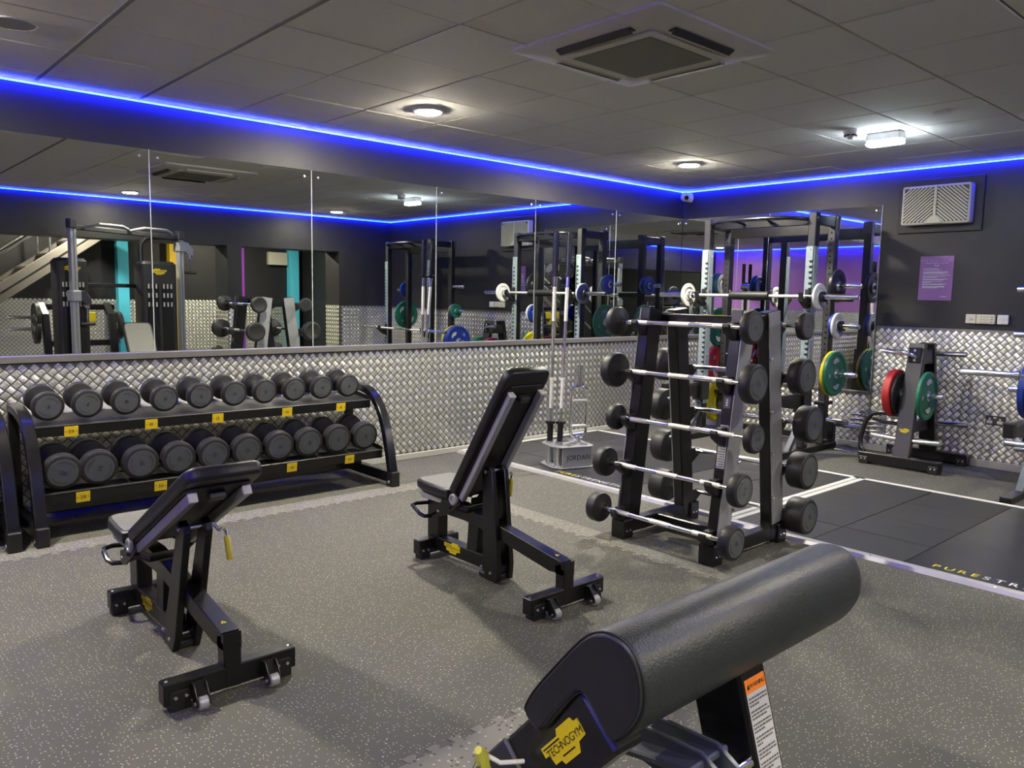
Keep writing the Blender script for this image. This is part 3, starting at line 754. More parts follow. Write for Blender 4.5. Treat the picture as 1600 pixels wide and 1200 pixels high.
def num_tag(parent_rack, x, y, z, s):
    sh = [c for c in parent_rack.children if c.name.startswith('shelf')]
    b_ = MB(); mm = axes((x, y-0.0075, z), (1, 0, 0), (0, -0.12, 1), (0, -1, 0))
    b_.box((-0.037, -0.031, 0), (0.037, 0.031, 0.002), 0.0005, mm)
    o = b_.build('number_tag', M['tag_yellow'], parent_rack, 0)
    t = MB(); text(t, s, 0.030, mm @ TR((0, 0, 0.0026)), 0.12)
    for q in (-1, 1): t.lathe([(0, 0.0026), (0.0028, 0.0026)], mm @ TR((q*0.028, 0, 0)), 8)
    t.build('number', M['print_black'], o, 0, False)
for (x, s) in ((-6.541, '09'), (-6.091, '10'), (-5.671, '12'), (-5.18, '14'), (-4.755, '16')): num_tag(rackA, x, -0.478, 0.588, s)
for (x, s) in ((-6.532, '28'), (-6.10, '30'), (-5.66, '32'), (-5.231, '36'), (-4.781, '40')): num_tag(rackA, x, -0.644, 0.228, s)
rackB = dumbbell_rack(-6.87, -9.2, 'neighbouring black dumbbell rack cut off by the left edge of the photo')

def head_prof(r, th):
    c = min(0.014, th*0.28)
    return [(0.0, 0.002), (r*0.66, 0.002), (r*0.70, 0.0), (r-c*0.8, 0.0), (r-c*0.2, c*0.35), (r, c), (r, th-c), (r-c*0.3, th-c*0.3), (r-c, th), (r*0.42, th+0.004), (0.026, th+0.012), (0.0, th+0.012)]
DBH = {}
def dumbbell(x, y, z, d, th, gap, num, spin, label, tilt):
    """axis along Y, number on the front (-Y) end"""
    r = d/2
    t_ = thing('dumbbell', label, 'dumbbell', (x, y, z), 'rubber dumbbells on the rack')
    t_.rotation_euler = (0, 0, 0)
    mm = TR((0, 0, 0), rx=R(90+tilt))            # local z of lathe -> -Y... front
    key = (d, th, gap)
    if key not in DBH:
        f = MB(); f.lathe(head_prof(r, th), TR((0, 0, 0)) @ Matrix.Rotation(PI, 4, 'X') @ TR((0, 0, -(gap/2+th))), 30)
        g = MB(); g.lathe(head_prof(r, th), TR((0, 0, -(gap/2+th))), 30)
        h = MB(); h.lathe([(0.0, -gap/2), (0.0145, -gap/2), (0.0145, -gap/2+0.012), (0.018, -0.02), (0.018, 0.02), (0.0145, gap/2-0.012), (0.0145, gap/2), (0, gap/2)], None, 16)
        k = MB(); k.lathe([(0, 0), (r*0.77, 0), (r*0.79, -0.0016), (0, -0.0016)], TR((0, 0, gap/2+th+0.0006)), 30)
        DBH[key] = (f.mesh('head', M['rubber']), g.mesh('head', M['rubber']), h.mesh('handle', M['chrome']), k.mesh('end_disc', M['rubber_face']))
    rot = Matrix.Rotation(R(90+tilt), 4, 'X')
    objs = []
    for nm, me in zip(('head', 'head', 'handle', 'end_disc'), DBH[key]):
        o = bpy.data.objects.new(nm, me); col.objects.link(o); o.matrix_local = rot; objs.append(o)
    objs[0].parent = t_; objs[1].parent = t_; objs[2].parent = t_; objs[3].parent = objs[0]
    objs[3].matrix_local = Matrix.Identity(4)
    tx = MB(); base = TR((0, 0, gap/2+th+0.0014)) @ Matrix.Rotation(spin, 4, 'Z')
    text(tx, num, r*0.33, base, 0.08)
    arc_text(tx, 'TECHNOGYM', r*0.13, r*0.60, PI/2, base, 0.16); arc_text(tx, 'TECHNOGYM', r*0.13, r*0.60, -PI/2, base, 0.16)
    n = bpy.data.objects.new('number', tx.mesh('number', M['print_black'], 0, False)); col.objects.link(n); n.parent = objs[0]
    return t_
tops = [(-6.645, '9', -0.5), (-6.436, '9', 2.6), (-6.22, '10', -0.35), (-5.989, '10', 2.4), (-5.763, '12', 3.0), (-5.55, '12', 2.9), (-5.329, '12', -2.3), (-5.106, '14', 1.5), (-4.885, '14', 0.8), (-4.658, '16', 2.6)]
tops = [(-6.645, '9', -0.5), (-6.436, '9', 2.6), (-6.22, '10', -0.35), (-5.989, '10', 2.4), (-5.763, '12', 3.0), (-5.535, '12', -2.3), (-5.318, '14', 1.5), (-5.098, '14', 0.8), (-4.882, '16', 2.7), (-4.662, '16', 2.3)]
lows = [(-6.622, '28', -0.4), (-6.430, '28', 1.2), (-6.195, '30', 1.75), (-5.971, '30', 1.9), (-5.750, '32', 2.2), (-5.528, '32', 2.2), (-5.300, '36', 0.1), (-5.080, '36', 2.3), (-4.851, '40', 1.6), (-4.625, '40', 1.5)]
pos = ['leftmost', 'second from left', 'third from left', 'fourth from left', 'fifth from left', 'sixth from left', 'seventh from left', 'eighth from left', 'second from right', 'rightmost']
for k, (x, n, sp) in enumerate(tops):
    dumbbell(x, -0.33, 0.752, 0.174, 0.048, 0.140, n, sp, 'black rubber %s kg dumbbell, %s on the top rack shelf' % (n, pos[k]), 8)
for k, (x, n, sp) in enumerate(lows):
    dumbbell(x, -0.475, 0.395, 0.208, 0.072, 0.150, n, sp, 'large black rubber %s kg dumbbell, %s on the lower rack shelf' % (n, pos[k]), 8)
dumbbell(-7.03, -0.475, 0.395, 0.208, 0.072, 0.150, '26', 0.6, 'black rubber dumbbell cut off at the left edge on the neighbouring rack', 8)
dumbbell(-7.25, -0.475, 0.395, 0.208, 0.072, 0.150, '26', 1.6, 'black rubber dumbbell on the neighbouring rack, just outside the left edge', 8)
b_ = MB(); b_.tube([(-6.955, -0.66, 0.20), (-6.955, -0.69, 0.20), (-6.955, -0.69, 0.275), (-6.985, -0.69, 0.275)], 0.008, 8); b_.build('chrome_stop', M['chrome'], rackB)

# ================================================================ ADJUSTABLE BENCHES
def bench(px, py, ang, label):
    t_ = thing('adjustable_bench', label, 'bench', (px, py+0.5, 0), 'adjustable incline benches')
    P = lambda t, s, z: Vector((px+t, py+s, z))
    def bx(lo, hi, b=0.004): m_ = MB(); m_.box(P(*lo), P(*hi), b); return m_
    # rear foot with wheels
    rf = bx((-0.24, 0.0, 0.024), (0.24, 0.056, 0.102)).build('rear_foot', M['black'], t_)
    bolts(rf, [P(-0.222, 0.028, 0.102), P(0.222, 0.028, 0.102)], (0, 0, 1), 0.006, 8, 0.003)
    for s_ in (-1, 1):
        m_ = MB(); m_.prism([(-0.035, 0), (0.035, 0), (0.035, 0.062), (0.028, 0.07), (-0.028, 0.07), (-0.035, 0.062)], 0, 0.06, axes(P(s_*0.185, -0.006, 0.0), (1, 0, 0), (0, 0, 1), (0, -1, 0)) @ TR((0, 0, -0.062)), 0.002)
        br = m_.build('foot_bracket', M['black_plastic'], rf)
        bolts(br, [P(s_*0.185-0.018, -0.006, 0.050), P(s_*0.185+0.018, -0.006, 0.050)], (0, -1, 0), 0.0075, 10, 0.004)
    for s_ in (-1, 1):
        x = s_*0.128
        for q in (-1, 1):
            m_ = MB(); m_.prism([(0.0, 0.088), (0.0, 0.050), (-0.024, 0.018), (-0.046, 0.012), (-0.062, 0.024), (-0.06, 0.044), (-0.028, 0.090)], -0.0025, 0.0025, axes(P(x+q*0.021, 0, 0), (0, 1, 0), (0, 0, 1), (1, 0, 0)), 0.001)
            fk = m_.build('wheel_fork', M['black'], t_)
        m_ = MB(); m_.beam(P(x, -0.002, 0.088), P(x, -0.050, 0.052), 0.044, 0.006, (0, 0, 1), 0.002); m_.build('wheel_cover', M['black'], t_)
        m_ = MB(); m_.cyl(P(x-0.017, -0.044, 0.0265), P(x+0.017, -0.044, 0.0265), 0.0265, n=20, b=0.004); wh = m_.build('wheel', M['silver'], t_)
        bolts(wh, [P(x-0.024, -0.044, 0.0265)], (-1, 0, 0), 0.008, 10, 0.005)
    # rear riser and sloping main beam
    m_ = MB(); m_.sweep([P(0, 0.030, 0.026), P(0, 0.030, 0.188)], (1, 0, 0), 0.066, 0.062); m_.prism([(0, 0.16), (0.062, 0.16), (0.062, 0.20), (0.0, 0.224)], -0.033, 0.033, axes(P(0, 0, 0), (0, 1, 0), (0, 0, 1), (1, 0, 0)), 0.002); m_.build('rear_riser', M['black'], t_)
    m_ = MB(); m_.prism([(0.02, 0.168), (0.02, 0.2235), (0.62, 0.318), (0.78, 0.338), (0.90, 0.338), (0.955, 0.318), (0.955, 0.262), (0.86, 0.256), (0.74, 0.258), (0.62, 0.248), (0.10, 0.160)], -0.033, 0.033, axes(P(0, 0, 0), (0, 1, 0), (0, 0, 1), (1, 0, 0)), 0.003); mb_ = m_.build('main_beam', M['black'], t_)
    mm = axes(P(0, 0.085, 0.2345), (1, 0, 0), (0, 1, 0.155), (0, -0.155, 1))
    m_ = MB(); m_.prism([(-0.011, -0.009), (0.011, -0.009), (0, 0.011)], 0, 0.001, mm); wt = m_.build('warning_triangle', M['yellow'], mb_, 0)
    m_ = MB(); m_.flat([(-0.0018, -0.003), (0.0018, -0.003), (0.0012, 0.004), (-0.0012, 0.004)], mm @ TR((0, 0, 0.0014))); m_.flat([(-0.0016, -0.0066), (0.0016, -0.0066), (0.0016, -0.0042), (-0.0016, -0.0042)], mm @ TR((0, 0, 0.0014))); m_.build('mark', M['print_black'], mb_, 0, False)
    # front post, front foot, base beam, strut
    bx((-0.033, 0.955, 0.10), (0.033, 1.055, 0.325), 0.004).build('front_post', M['black'], t_)
    ff = bx((-0.135, 0.985, 0.024), (0.135, 1.045, 0.104)).build('front_foot', M['black'], t_)
    bolts(ff, [P(-0.118, 1.015, 0.104), P(0.118, 1.015, 0.104)], (0, 0, 1), 0.006, 8, 0.003)
    for s_ in (-1, 1):
        br = bx((s_*0.098-0.033, 0.979, 0.0), (s_*0.098+0.033, 1.035, 0.066), 0.006).build('foot_bracket', M['black_plastic'], ff)
        bolts(br, [P(s_*0.098-0.016, 0.979, 0.048), P(s_*0.098+0.016, 0.979, 0.048)], (0, -1, 0), 0.0075, 10, 0.004)
    bb = bx((-0.033, 0.545, 0.040), (0.033, 0.99, 0.112), 0.004).build('base_beam', M['black'], t_)
    badge(bb, axes(P(-0.0335, 0.83, 0.082), (0, -1, 0), (0, 0, 1), (-1, 0, 0)), 0.135)
    m_ = MB(); m_.prism([(0.635, 0.10), (0.715, 0.10), (0.700, 0.262), (0.615, 0.255)], -0.031, 0.031, axes(P(0, 0, 0), (0, 1, 0), (0, 0, 1), (1, 0, 0)), 0.003); m_.build('strut', M['black'], t_)
    # back rest geometry
    piv = Vector((0.698, 0.393))
    u = Vector((-math.cos(R(ang)), math.sin(R(ang))))        # towards the head end (s, z)
    n_ = Vector((u.y, -u.x)) if u.y*1 > 0 else Vector((-u.y, u.x))   # front face normal
    n_ = Vector((math.sin(R(ang)), math.cos(R(ang))))
    def Q(t, a, h): q = piv+u*a+n_*h; return P(t, q.x, q.y)
    bm_ = axes(Q(0, 0, 0), (1, 0, 0), (0, u.x, u.y), (0, n_.x, n_.y))
    out = [(-0.140, 0.035), (-0.11, 0.02), (0.11, 0.02), (0.140, 0.035)] + [(0.140, 0.72), (0.138, 0.755), (0.128, 0.785), (0.105, 0.800), (-0.105, 0.800), (-0.128, 0.785), (-0.138, 0.755), (-0.140, 0.72)]
    m_ = MB(); m_.slab(out, 0.006, 0.058, 0.015, bm_, 4); pad = m_.build('back_pad', M['leather'], t_, 50)
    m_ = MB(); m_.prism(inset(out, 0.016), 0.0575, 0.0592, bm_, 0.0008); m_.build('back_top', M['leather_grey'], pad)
    m_ = MB()
    for xx in (0,): m_.tube([bm_ @ Vector((0, 0.797, 0.013)), bm_ @ Vector((0, 0.8005, 0.032)), bm_ @ Vector((0, 0.797, 0.050))], 0.0016, 6)
    m_.build('seam', M['black_plastic'], pad)
    m_ = MB(); m_.prism([(-0.122, 0.03), (0.122, 0.03), (0.122, 0.69), (0.10, 0.725), (-0.10, 0.725), (-0.122, 0.69)], -0.003, 0.008, bm_, 0.003); m_.build('back_board', M['black_plastic'], t_)
    for s_ in (-1, 1):
        m_ = MB(); m_.box((s_*0.097-0.016, 0.015, -0.040), (s_*0.097+0.016, 0.690, -0.003), 0.004, bm_); rl_ = m_.build('rail', M['silver'], t_)
        m_ = MB(); m_.box((s_*0.097-0.0165, 0.688, -0.0405), (s_*0.097+0.0165, 0.698, -0.003), 0.003, bm_); m_.build('rail_cap', M['white'], rl_)
    m_ = MB(); m_.box((-0.030, 0.64, -0.032), (0.030, 0.672, -0.003), 0.004, bm_); m_.build('stop_block', M['dark_paint'], t_)
    # prop uprights from the foot axle to a point under the rails
    ax_ = Vector((0.492, 0.058))
    Lp = 0.50
    # find the point on the rail line (h=-0.05) at distance Lp from the axle
    best = None
    for k in range(0, 680):
        q = piv+u*(k/1000)+n_*(-0.055); e = abs((q-ax_).length-Lp)
        if best is None or e < best[0]: best = (e, k/1000, q)
    top = best[2]; a_top = best[1]
    for s_ in (-1, 1):
        d = (top-ax_).normalized(); nn = Vector((-d.y, d.x))
        c = [ax_-d*0.05+nn*0.045, ax_-d*0.05-nn*0.045, ax_+d*0.03-nn*0.058, top+d*0.0-nn*0.038, top+d*0.022-nn*0.02, top+d*0.022+nn*0.02, top+nn*0.038, ax_+d*0.03+nn*0.058]
        m_ = MB(); m_.prism([(p.x, p.y) for p in c], -0.014, 0.014, axes(P(s_*0.041, 0, 0), (0, 1, 0), (0, 0, 1), (1, 0, 0)), 0.003); up_ = m_.build('prop_upright', M['black'], t_)
        bolts(up_, [P(s_*0.055, ax_.x+0.0, ax_.y-0.012), P(s_*0.055, ax_.x+0.07, 0.064)], (s_, 0, 0), 0.0085, 10, 0.005)
    m_ = MB(); m_.cyl(P(-0.036, ax_.x, ax_.y-0.004), P(0.036, ax_.x, ax_.y-0.004), 0.030, n=16); m_.build('axle', M['black_gloss'], t_)
    m_ = MB(); m_.box(P(-0.050, ax_.x-0.03, 0.004), P(0.050, ax_.x+0.10, 0.034), 0.006); m_.build('axle_block', M['black_plastic'], t_)
    tp = P(0, top.x, top.y)
    m_ = MB(); m_.cyl(P(-0.066, top.x, top.y), P(0.075, top.x, top.y), 0.010, n=12); m_.build('slide_pin', M['chrome'], t_)
    rq = R(57.5-ang)
    def K(t, ds, dz): return P(t, top.x+ds*math.cos(rq)+dz*math.sin(rq), top.y-ds*math.sin(rq)+dz*math.cos(rq))
    m_ = MB(); m_.tube([K(0.070, 0, 0), K(0.080, -0.004, -0.026), K(0.084, -0.006, -0.032), K(0.100, -0.004, -0.026), K(0.110, -0.002, -0.036), K(0.109, 0.0, -0.066)], 0.0065, 10); ck = m_.build('adjusting_crank', M['chrome'], t_)
    m_ = MB(); m_.lathe([(0, 0), (0.0095, 0), (0.0115, 0.004), (0.0115, 0.088), (0.009, 0.093), (0, 0.093)], frame(K(0.109, 0.0, -0.058), K(0.104, 0.006, -0.15))[0], 14); m_.build('crank_grip', M['grip_yellow'], ck)
    # seat
    so = [(-0.148, 0.735), (0.148, 0.735), (0.150, 0.80), (0.135, 0.99), (0.118, 1.035), (0.085, 1.052), (-0.085, 1.052), (-0.118, 1.035), (-0.135, 0.99), (-0.150, 0.80)]
    m_ = MB(); m_.slab([(px+x, py+y) for x, y in so], 0.388, 0.440, 0.016, None, 4); st = m_.build('seat_pad', M['leather'], t_, 50)
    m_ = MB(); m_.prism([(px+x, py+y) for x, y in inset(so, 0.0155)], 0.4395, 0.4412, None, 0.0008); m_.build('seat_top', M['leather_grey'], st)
    m_ = MB(); m_.prism([(px+x, py+y) for x, y in inset(so, 0.022)], 0.374, 0.389); m_.build('seat_board', M['black_plastic'], t_)
    for s_ in (-1, 1):
        m_ = MB(); m_.prism([(0.82, 0.374), (1.035, 0.374), (1.008, 0.340), (0.838, 0.340)], -0.011, 0.011, axes(P(s_*0.098, 0, 0), (0, 1, 0), (0, 0, 1), (1, 0, 0)), 0.003); m_.build('seat_rail', M['silver'], t_)
        m_ = MB(); m_.prism([(0.69, 0.43), (0.745, 0.43), (0.81, 0.345), (0.86, 0.33), (0.86, 0.29), (0.83, 0.272), (0.79, 0.285), (0.66, 0.37)], -0.005, 0.005, axes(P(s_*0.120, 0, 0), (0, 1, 0), (0, 0, 1), (1, 0, 0)), 0.002); m_.build('hinge_plate', M['black'], t_)
        m_ = MB(); m_.lathe([(0, 0), (0.028, 0), (0.030, 0.003), (0.030, 0.012), (0.026, 0.016), (0.017, 0.016), (0.015, 0.012), (0.006, 0.012), (0, 0.014)], axes(P(s_*0.125, piv.x, piv.y), (0, 1, 0), (0, 0, s_), (s_, 0, 0)), 24); m_.build('pivot_cap', M['silver'], t_)
        bolts(t_, [P(s_*0.125, 0.832, 0.305)], (s_, 0, 0), 0.0085, 10, 0.005)
    m_ = MB(); m_.tube([P(-0.125, 0.74, 0.352), P(-0.06, 0.68, 0.33), P(0.06, 0.68, 0.33), P(0.125, 0.74, 0.352)], 0.018, 10); m_.build('hinge_bar', M['black'], t_)
    m_ = MB(); m_.tube([P(-0.03, 1.045, 0.29), P(-0.10, 1.065, 0.292), P(-0.135, 1.055, 0.290), P(-0.146, 1.02, 0.285), P(-0.146, 0.97, 0.262), P(-0.134, 0.945, 0.252), P(-0.10, 0.935, 0.25), P(-0.03, 0.97, 0.25)], 0.0105, 10); m_.build('lift_handle', M['black_gloss'], t_)
    return t_
bench(-6.622, -2.983, 29.0, 'black adjustable bench at the left with its back rest at a low incline')
bench(-5.146, -3.215, 57.5, 'black adjustable bench in the middle with its back rest raised steep')

# ================================================================ BARBELL RACK
def dumb_bar(x, yn, yf, z, d, th, num, spin, label):
    """fixed barbell along Y; near end face at yn, far end face at yf"""
    r = d/2
    t_ = thing('fixed_barbell', label, 'barbell', (x, (yn+yf)/2, z), 'fixed barbells on the upright rack')
    a = MB(); mn = axes((x, yn+th, z), (-1, 0, 0), (0, 0, 1), (0, 1, 0)) @ TR((0, 0, -th))
    a.lathe(head_prof(r, th), axes((x, yn, z), (1, 0, 0), (0, 0, 1), (0, 1, 0)), 30); h1 = a.build('head', M['rubber'], t_)
    a = MB(); a.lathe(head_prof(r, th), axes((x, yf, z), (1, 0, 0), (0, 0, 1), (0, -1, 0)), 30); a.build('head', M['rubber'], t_)
    a = MB(); a.lathe([(0, 0), (r*0.78, 0), (r*0.80, -0.0016), (0, -0.0016)], axes((x, yn-0.0006, z), (1, 0, 0), (0, 0, 1), (0, -1, 0)), 30); a.build('end_disc', M['rubber_face'], h1)
    a = MB(); mm = axes((x, yn-0.0014, z), (1, 0, 0), (0, 0, 1), (0, -1, 0)) @ Matrix.Rotation(spin, 4, 'Z')
    text(a, num, r*0.36, mm, 0.08); arc_text(a, 'TECHNOGYM', r*0.15, r*0.60, PI/2, mm, 0.14); arc_text(a, 'TECHNOGYM', r*0.15, r*0.60, -PI/2, mm, 0.14)
    a.build('number', M['print_black'], h1, 0, False)
    a = MB(); a.cyl((x, yn+th, z), (x, yf-th, z), 0.0135, n=14); bar = a.build('shaft', M['chrome'], t_)
    for (p, q) in ((0.10, 0.24), (0.42, 0.58), (0.76, 0.90)):
        y0, y1 = yn+th+(yf-yn-2*th)*p, yn+th+(yf-yn-2*th)*q
        a = MB(); a.cyl((x, y0, z), (x, y1, z), 0.0142, n=14, b=0.0004); a.build('knurled_grip', M['knurl'], bar)
t_ = thing('barbell_rack', 'black upright A frame rack holding ten fixed barbells', 'rack', (-3.77, -2.95, 0))
YN, YF = -3.265, -2.645
for (yc, sgn) in ((YN, -1), (YF, 1)):
    for side in (-1, 1):
        xb, xt = (-4.045, -3.885) if side < 0 else (-3.475, -3.635)
        b_ = MB(); b_.sweep([(xb, yc, 0.045), (xt, yc, 1.365)], (0, 1, 0), 0.072, 0.118); pt = b_.build('post', M['black'], t_)
        b_ = MB(); b_.beam((xb, yc+sgn*0.039, 0.13), (xt, yc+sgn*0.039, 1.362), 0.118, 0.007, (0, 1, 0), 0.001); b_.build('post_cover', M['silver'], pt)
        for zz in (0.29, 0.55, 0.80, 1.10):
            f_ = (zz-0.045)/1.32; xx = xb+(xt-xb)*f_
            bolts(pt, [(xx-side*0.05, yc+sgn*0.043, zz)], (-side*0.5, sgn, 0), 0.011, 10, 0.012)
        for zz in (1.285, 0.995, 0.72, 0.445, 0.168):
            f_ = (zz-0.045)/1.32; xx = xb+(xt-xb)*f_+side*0.059
            b_ = MB(); b_.prism([(-0.004, -0.085), (0.045, -0.062), (0.092, -0.030), (0.104, -0.002), (0.100, 0.014), (0.090, 0.014), (0.087, -0.004), (0.077, -0.0155), (0.067, -0.0155), (0.058, -0.004), (0.055, 0.022), (-0.004, 0.022)], -0.022, 0.022, axes((xx, yc, zz), (side, 0, 0), (0, 0, 1), (0, -side, 0)), 0.003); b_.build('bar_cradle', M['black_plastic'], t_)
        b_ = MB(); b_.box((xb-0.045+side*0.05, yc-0.05, 0), (xb+0.045+side*0.05, yc+0.05, 0.115), 0.006); fc = b_.build('foot_block', M['black'], t_)
        bolts(fc, [(xb+side*0.05-0.016, yc-0.05, 0.05), (xb+side*0.05+0.016, yc-0.05, 0.05)], (0, -1, 0), 0.007, 8, 0.004)
    b_ = MB(); b_.box((-4.09, yc-0.034, 0.028), (-3.42, yc+0.034, 0.105), 0.005); b_.build('foot_beam', M['black'], t_)
    b_ = MB(); b_.box((-3.90, yc-0.03, 1.262), (-3.62, yc+0.03, 1.345), 0.005); b_.build('top_bridge', M['black'], t_)
b_ = MB(); b_.box((-3.80, YN, 0.032), (-3.72, YF, 0.10), 0.005); b_.build('base_spine', M['black_gloss'], t_)
b_ = MB(); b_.box((-3.83, YN, 1.272), (-3.69, YF, 1.335), 0.005); sp_ = b_.build('top_spine', M['black_gloss'], t_)
b_ = MB(); b_.box((-3.815, -3.10, 1.335), (-3.78, -2.96, 1.337)); b_.build('sticker', M['yellow'], sp_, 0)
# stickers on the near left post
d_ = Vector((0.16, 0, 1.32)).normalized()
def on_post(z): f_ = (z-0.045)/1.32; return -4.045+0.16*f_-0.0595
for (z0, z1, y0, y1, m_) in ((0.52, 0.755, -3.292, -3.240, 'paper'), (0.845, 0.905, -3.285, -3.245, 'ink')):
    b_ = MB(); b_.add([(on_post(z0), y0, z0), (on_post(z0), y1, z0), (on_post(z1), y1, z1), (on_post(z1), y0, z1)], [(0, 1, 2, 3)])
    o = b_.build('label', M[m_], t_, 0)
    b_ = MB()
    if m_ == 'paper':
        for k in range(17):
            z = z0+0.008+k*0.0135; x = on_post(z)-0.0006
            b_.add([(x, y0+0.004, z), (x, y1-0.004-0.012*(k % 3 == 1), z), (x, y1-0.004-0.012*(k % 3 == 1), z+0.004), (x, y0+0.004, z+0.004)], [(0, 1, 2, 3)])
        b_.build('label_print', M['ink'], o, 0, False)
    else:
        for k in range(3):
            z = z0+0.012+k*0.014; x = on_post(z)-0.0006
            b_.add([(x, -3.271, z), (x, -3.259, z), (x, -3.259-0.003*(k == 2), z+0.010), (x, -3.271+0.003*(k == 2), z+0.010)], [(0, 1, 2, 3)])
        b_.build('label_print', M['print_white'], o, 0, False)
LB = [(-4.03, -3.43, -2.475, 1.285, 0.178, 0.050, '15', 1.45, 'first'), (-4.063, -3.482, -2.49, 0.997, 0.209, 0.064, '25', 2.3, 'second'), (-4.093, -3.512, -2.545, 0.720, 0.155, 0.050, '12.5', 3.3, 'third'), (-4.124, -3.470, -2.49, 0.445, 0.178, 0.062, '17.5', 1.25, 'fourth'), (-4.157, -3.458, -2.475, 0.168, 0.180, 0.066, '20', 2.2, 'lowest')]
RB = [(-3.492, -3.437, -2.47, 1.285, 0.156, 0.046, '10', 2.3, 'first'), (-3.459, -3.432, -2.39, 0.997, 0.212, 0.078, '30', 2.0, 'second'), (-3.428, -3.476, -2.36, 0.725, 0.212, 0.088, '35', 1.9, 'third'), (-3.395, -3.446, -2.36, 0.445, 0.215, 0.104, '40', 1.6, 'fourth'), (-3.363, -3.445, -2.33, 0.168, 0.212, 0.118, '45', 2.2, 'lowest')]
for L_, sd in ((LB, 'camera side'), (RB, 'far side')):
    for (x, yn, yf, z, d, th, n, sp, o_) in L_:
        dumb_bar(x, yn, yf, z, d, th, n, sp, 'fixed black barbell marked %s, %s row on the %s of the upright rack' % (n, {'first': 'top', 'second': 'second', 'third': 'middle', 'fourth': 'fourth', 'lowest': 'bottom'}[o_], 'left' if sd == 'camera side' else 'right'))
# ================================================================ WEIGHT PLATES
PLM = {}
def plate_mesh(d, th, style):
    key = (d, th, style)
    if key in PLM: return PLM[key]
    r = d/2
    if style == 'bumper':
        pr = [(0.026, 0), (0.05, 0.0), (0.055, 0.004), (r*0.80, 0.006), (r*0.84, 0), (r-0.006, 0), (r, 0.006), (r, th-0.006), (r-0.006, th), (r*0.84, th), (r*0.80, th-0.006), (0.055, th-0.004), (0.05, th), (0.026, th)]
    elif style == 'small':
        pr = [(0.026, 0), (r*0.40, 0), (r*0.46, th*0.3), (r*0.62, th*0.3), (r*0.70, 0), (r-0.005, 0), (r, 0.005), (r, th-0.005), (r-0.005, th), (r*0.70, th), (r*0.62, th*0.7), (r*0.46, th*0.7), (r*0.40, th), (0.026, th)]
    b = MB(); b.lathe(pr, None, 40, False, True)
    me = {}
    PLM[key] = b
    return b
def wplate(c, axis, d, th, m, style, num, label, spin=0.0, group=None, face=1, hub=True):
    """weight plate: c = centre of its back face, axis points to the front face that carries the print"""
    src = plate_mesh(d, th, style)
    A = Vector(axis).normalized(); upv = Vector((0, 0, 1)); X = upv.cross(A)
    mm = axes(c, X, upv, A)
    t_ = thing('weight_plate', label, 'weight plate', tuple(c), group)
    b = MB(); b.add(src.v, src.f, mm); dsk = b.build('disc', M[m], t_)
    r = d/2
    if hub:
        b = MB(); b.lathe([(0.0255, -0.001), (0.046 if style == 'bumper' else r*0.3, -0.001), (0.046 if style == 'bumper' else r*0.3, th+0.001), (0.0255, th+0.001)], mm, 24, False, True); b.build('hub', M['steel'], t_)
    if num:
        for (z, flip) in ((th+0.0006, 0), (-0.0006, PI)):
            base = mm @ Matrix.Rotation(flip, 4, 'Y') @ TR((0, 0, (z if not flip else 0.0006))) @ Matrix.Rotation(spin, 4, 'Z')
            b = MB()
            for k in (0, PI):
                q = base @ Matrix.Rotation(k, 4, 'Z')
                text(b, num, r*0.24, q @ TR((0, -r*0.60, -0.005)) if False else q @ TR((0, -r*0.60, 0.0)), 0.06)
            for k in (PI/2, -PI/2):
                q = base @ Matrix.Rotation(k, 4, 'Z') @ TR((0, -r*0.60, 0.0))
                b.flat([(x*r*0.52, y*r*0.52) for x, y in BADGE], q)
            b.build('print', M['print_white'], dsk, 0, False)
            if style == 'bumper':
                b = MB()
                for k in (PI/2, -PI/2):
                    q = base @ Matrix.Rotation(k, 4, 'Z') @ TR((0.012*r, -r*0.585, 0.0008)); text(b, 'TECHNOGYM', r*0.075, q, 0.06)
                b.build('lettering', M[m], dsk, 0, False)
    return t_
def spring_clip(c, axis, label):
    A = Vector(axis).normalized(); X = Vector((0, 0, 1)).cross(A)
    mm = axes(c, X, (0, 0, 1), A)
    t_ = thing('bar_collar', label, 'collar', tuple(c))
    b = MB(); b.lathe([(0.026, 0), (0.044, 0), (0.046, 0.004), (0.046, 0.03), (0.044, 0.034), (0.026, 0.034)], mm, 20, False, True); b.build('ring', M['black_plastic'], t_)
    b = MB(); b.box((0.03, -0.012, 0.002), (0.075, 0.012, 0.032), 0.005, mm @ Matrix.Rotation(-0.6, 4, 'Z')); b.build('lever', M['black_plastic'], t_)

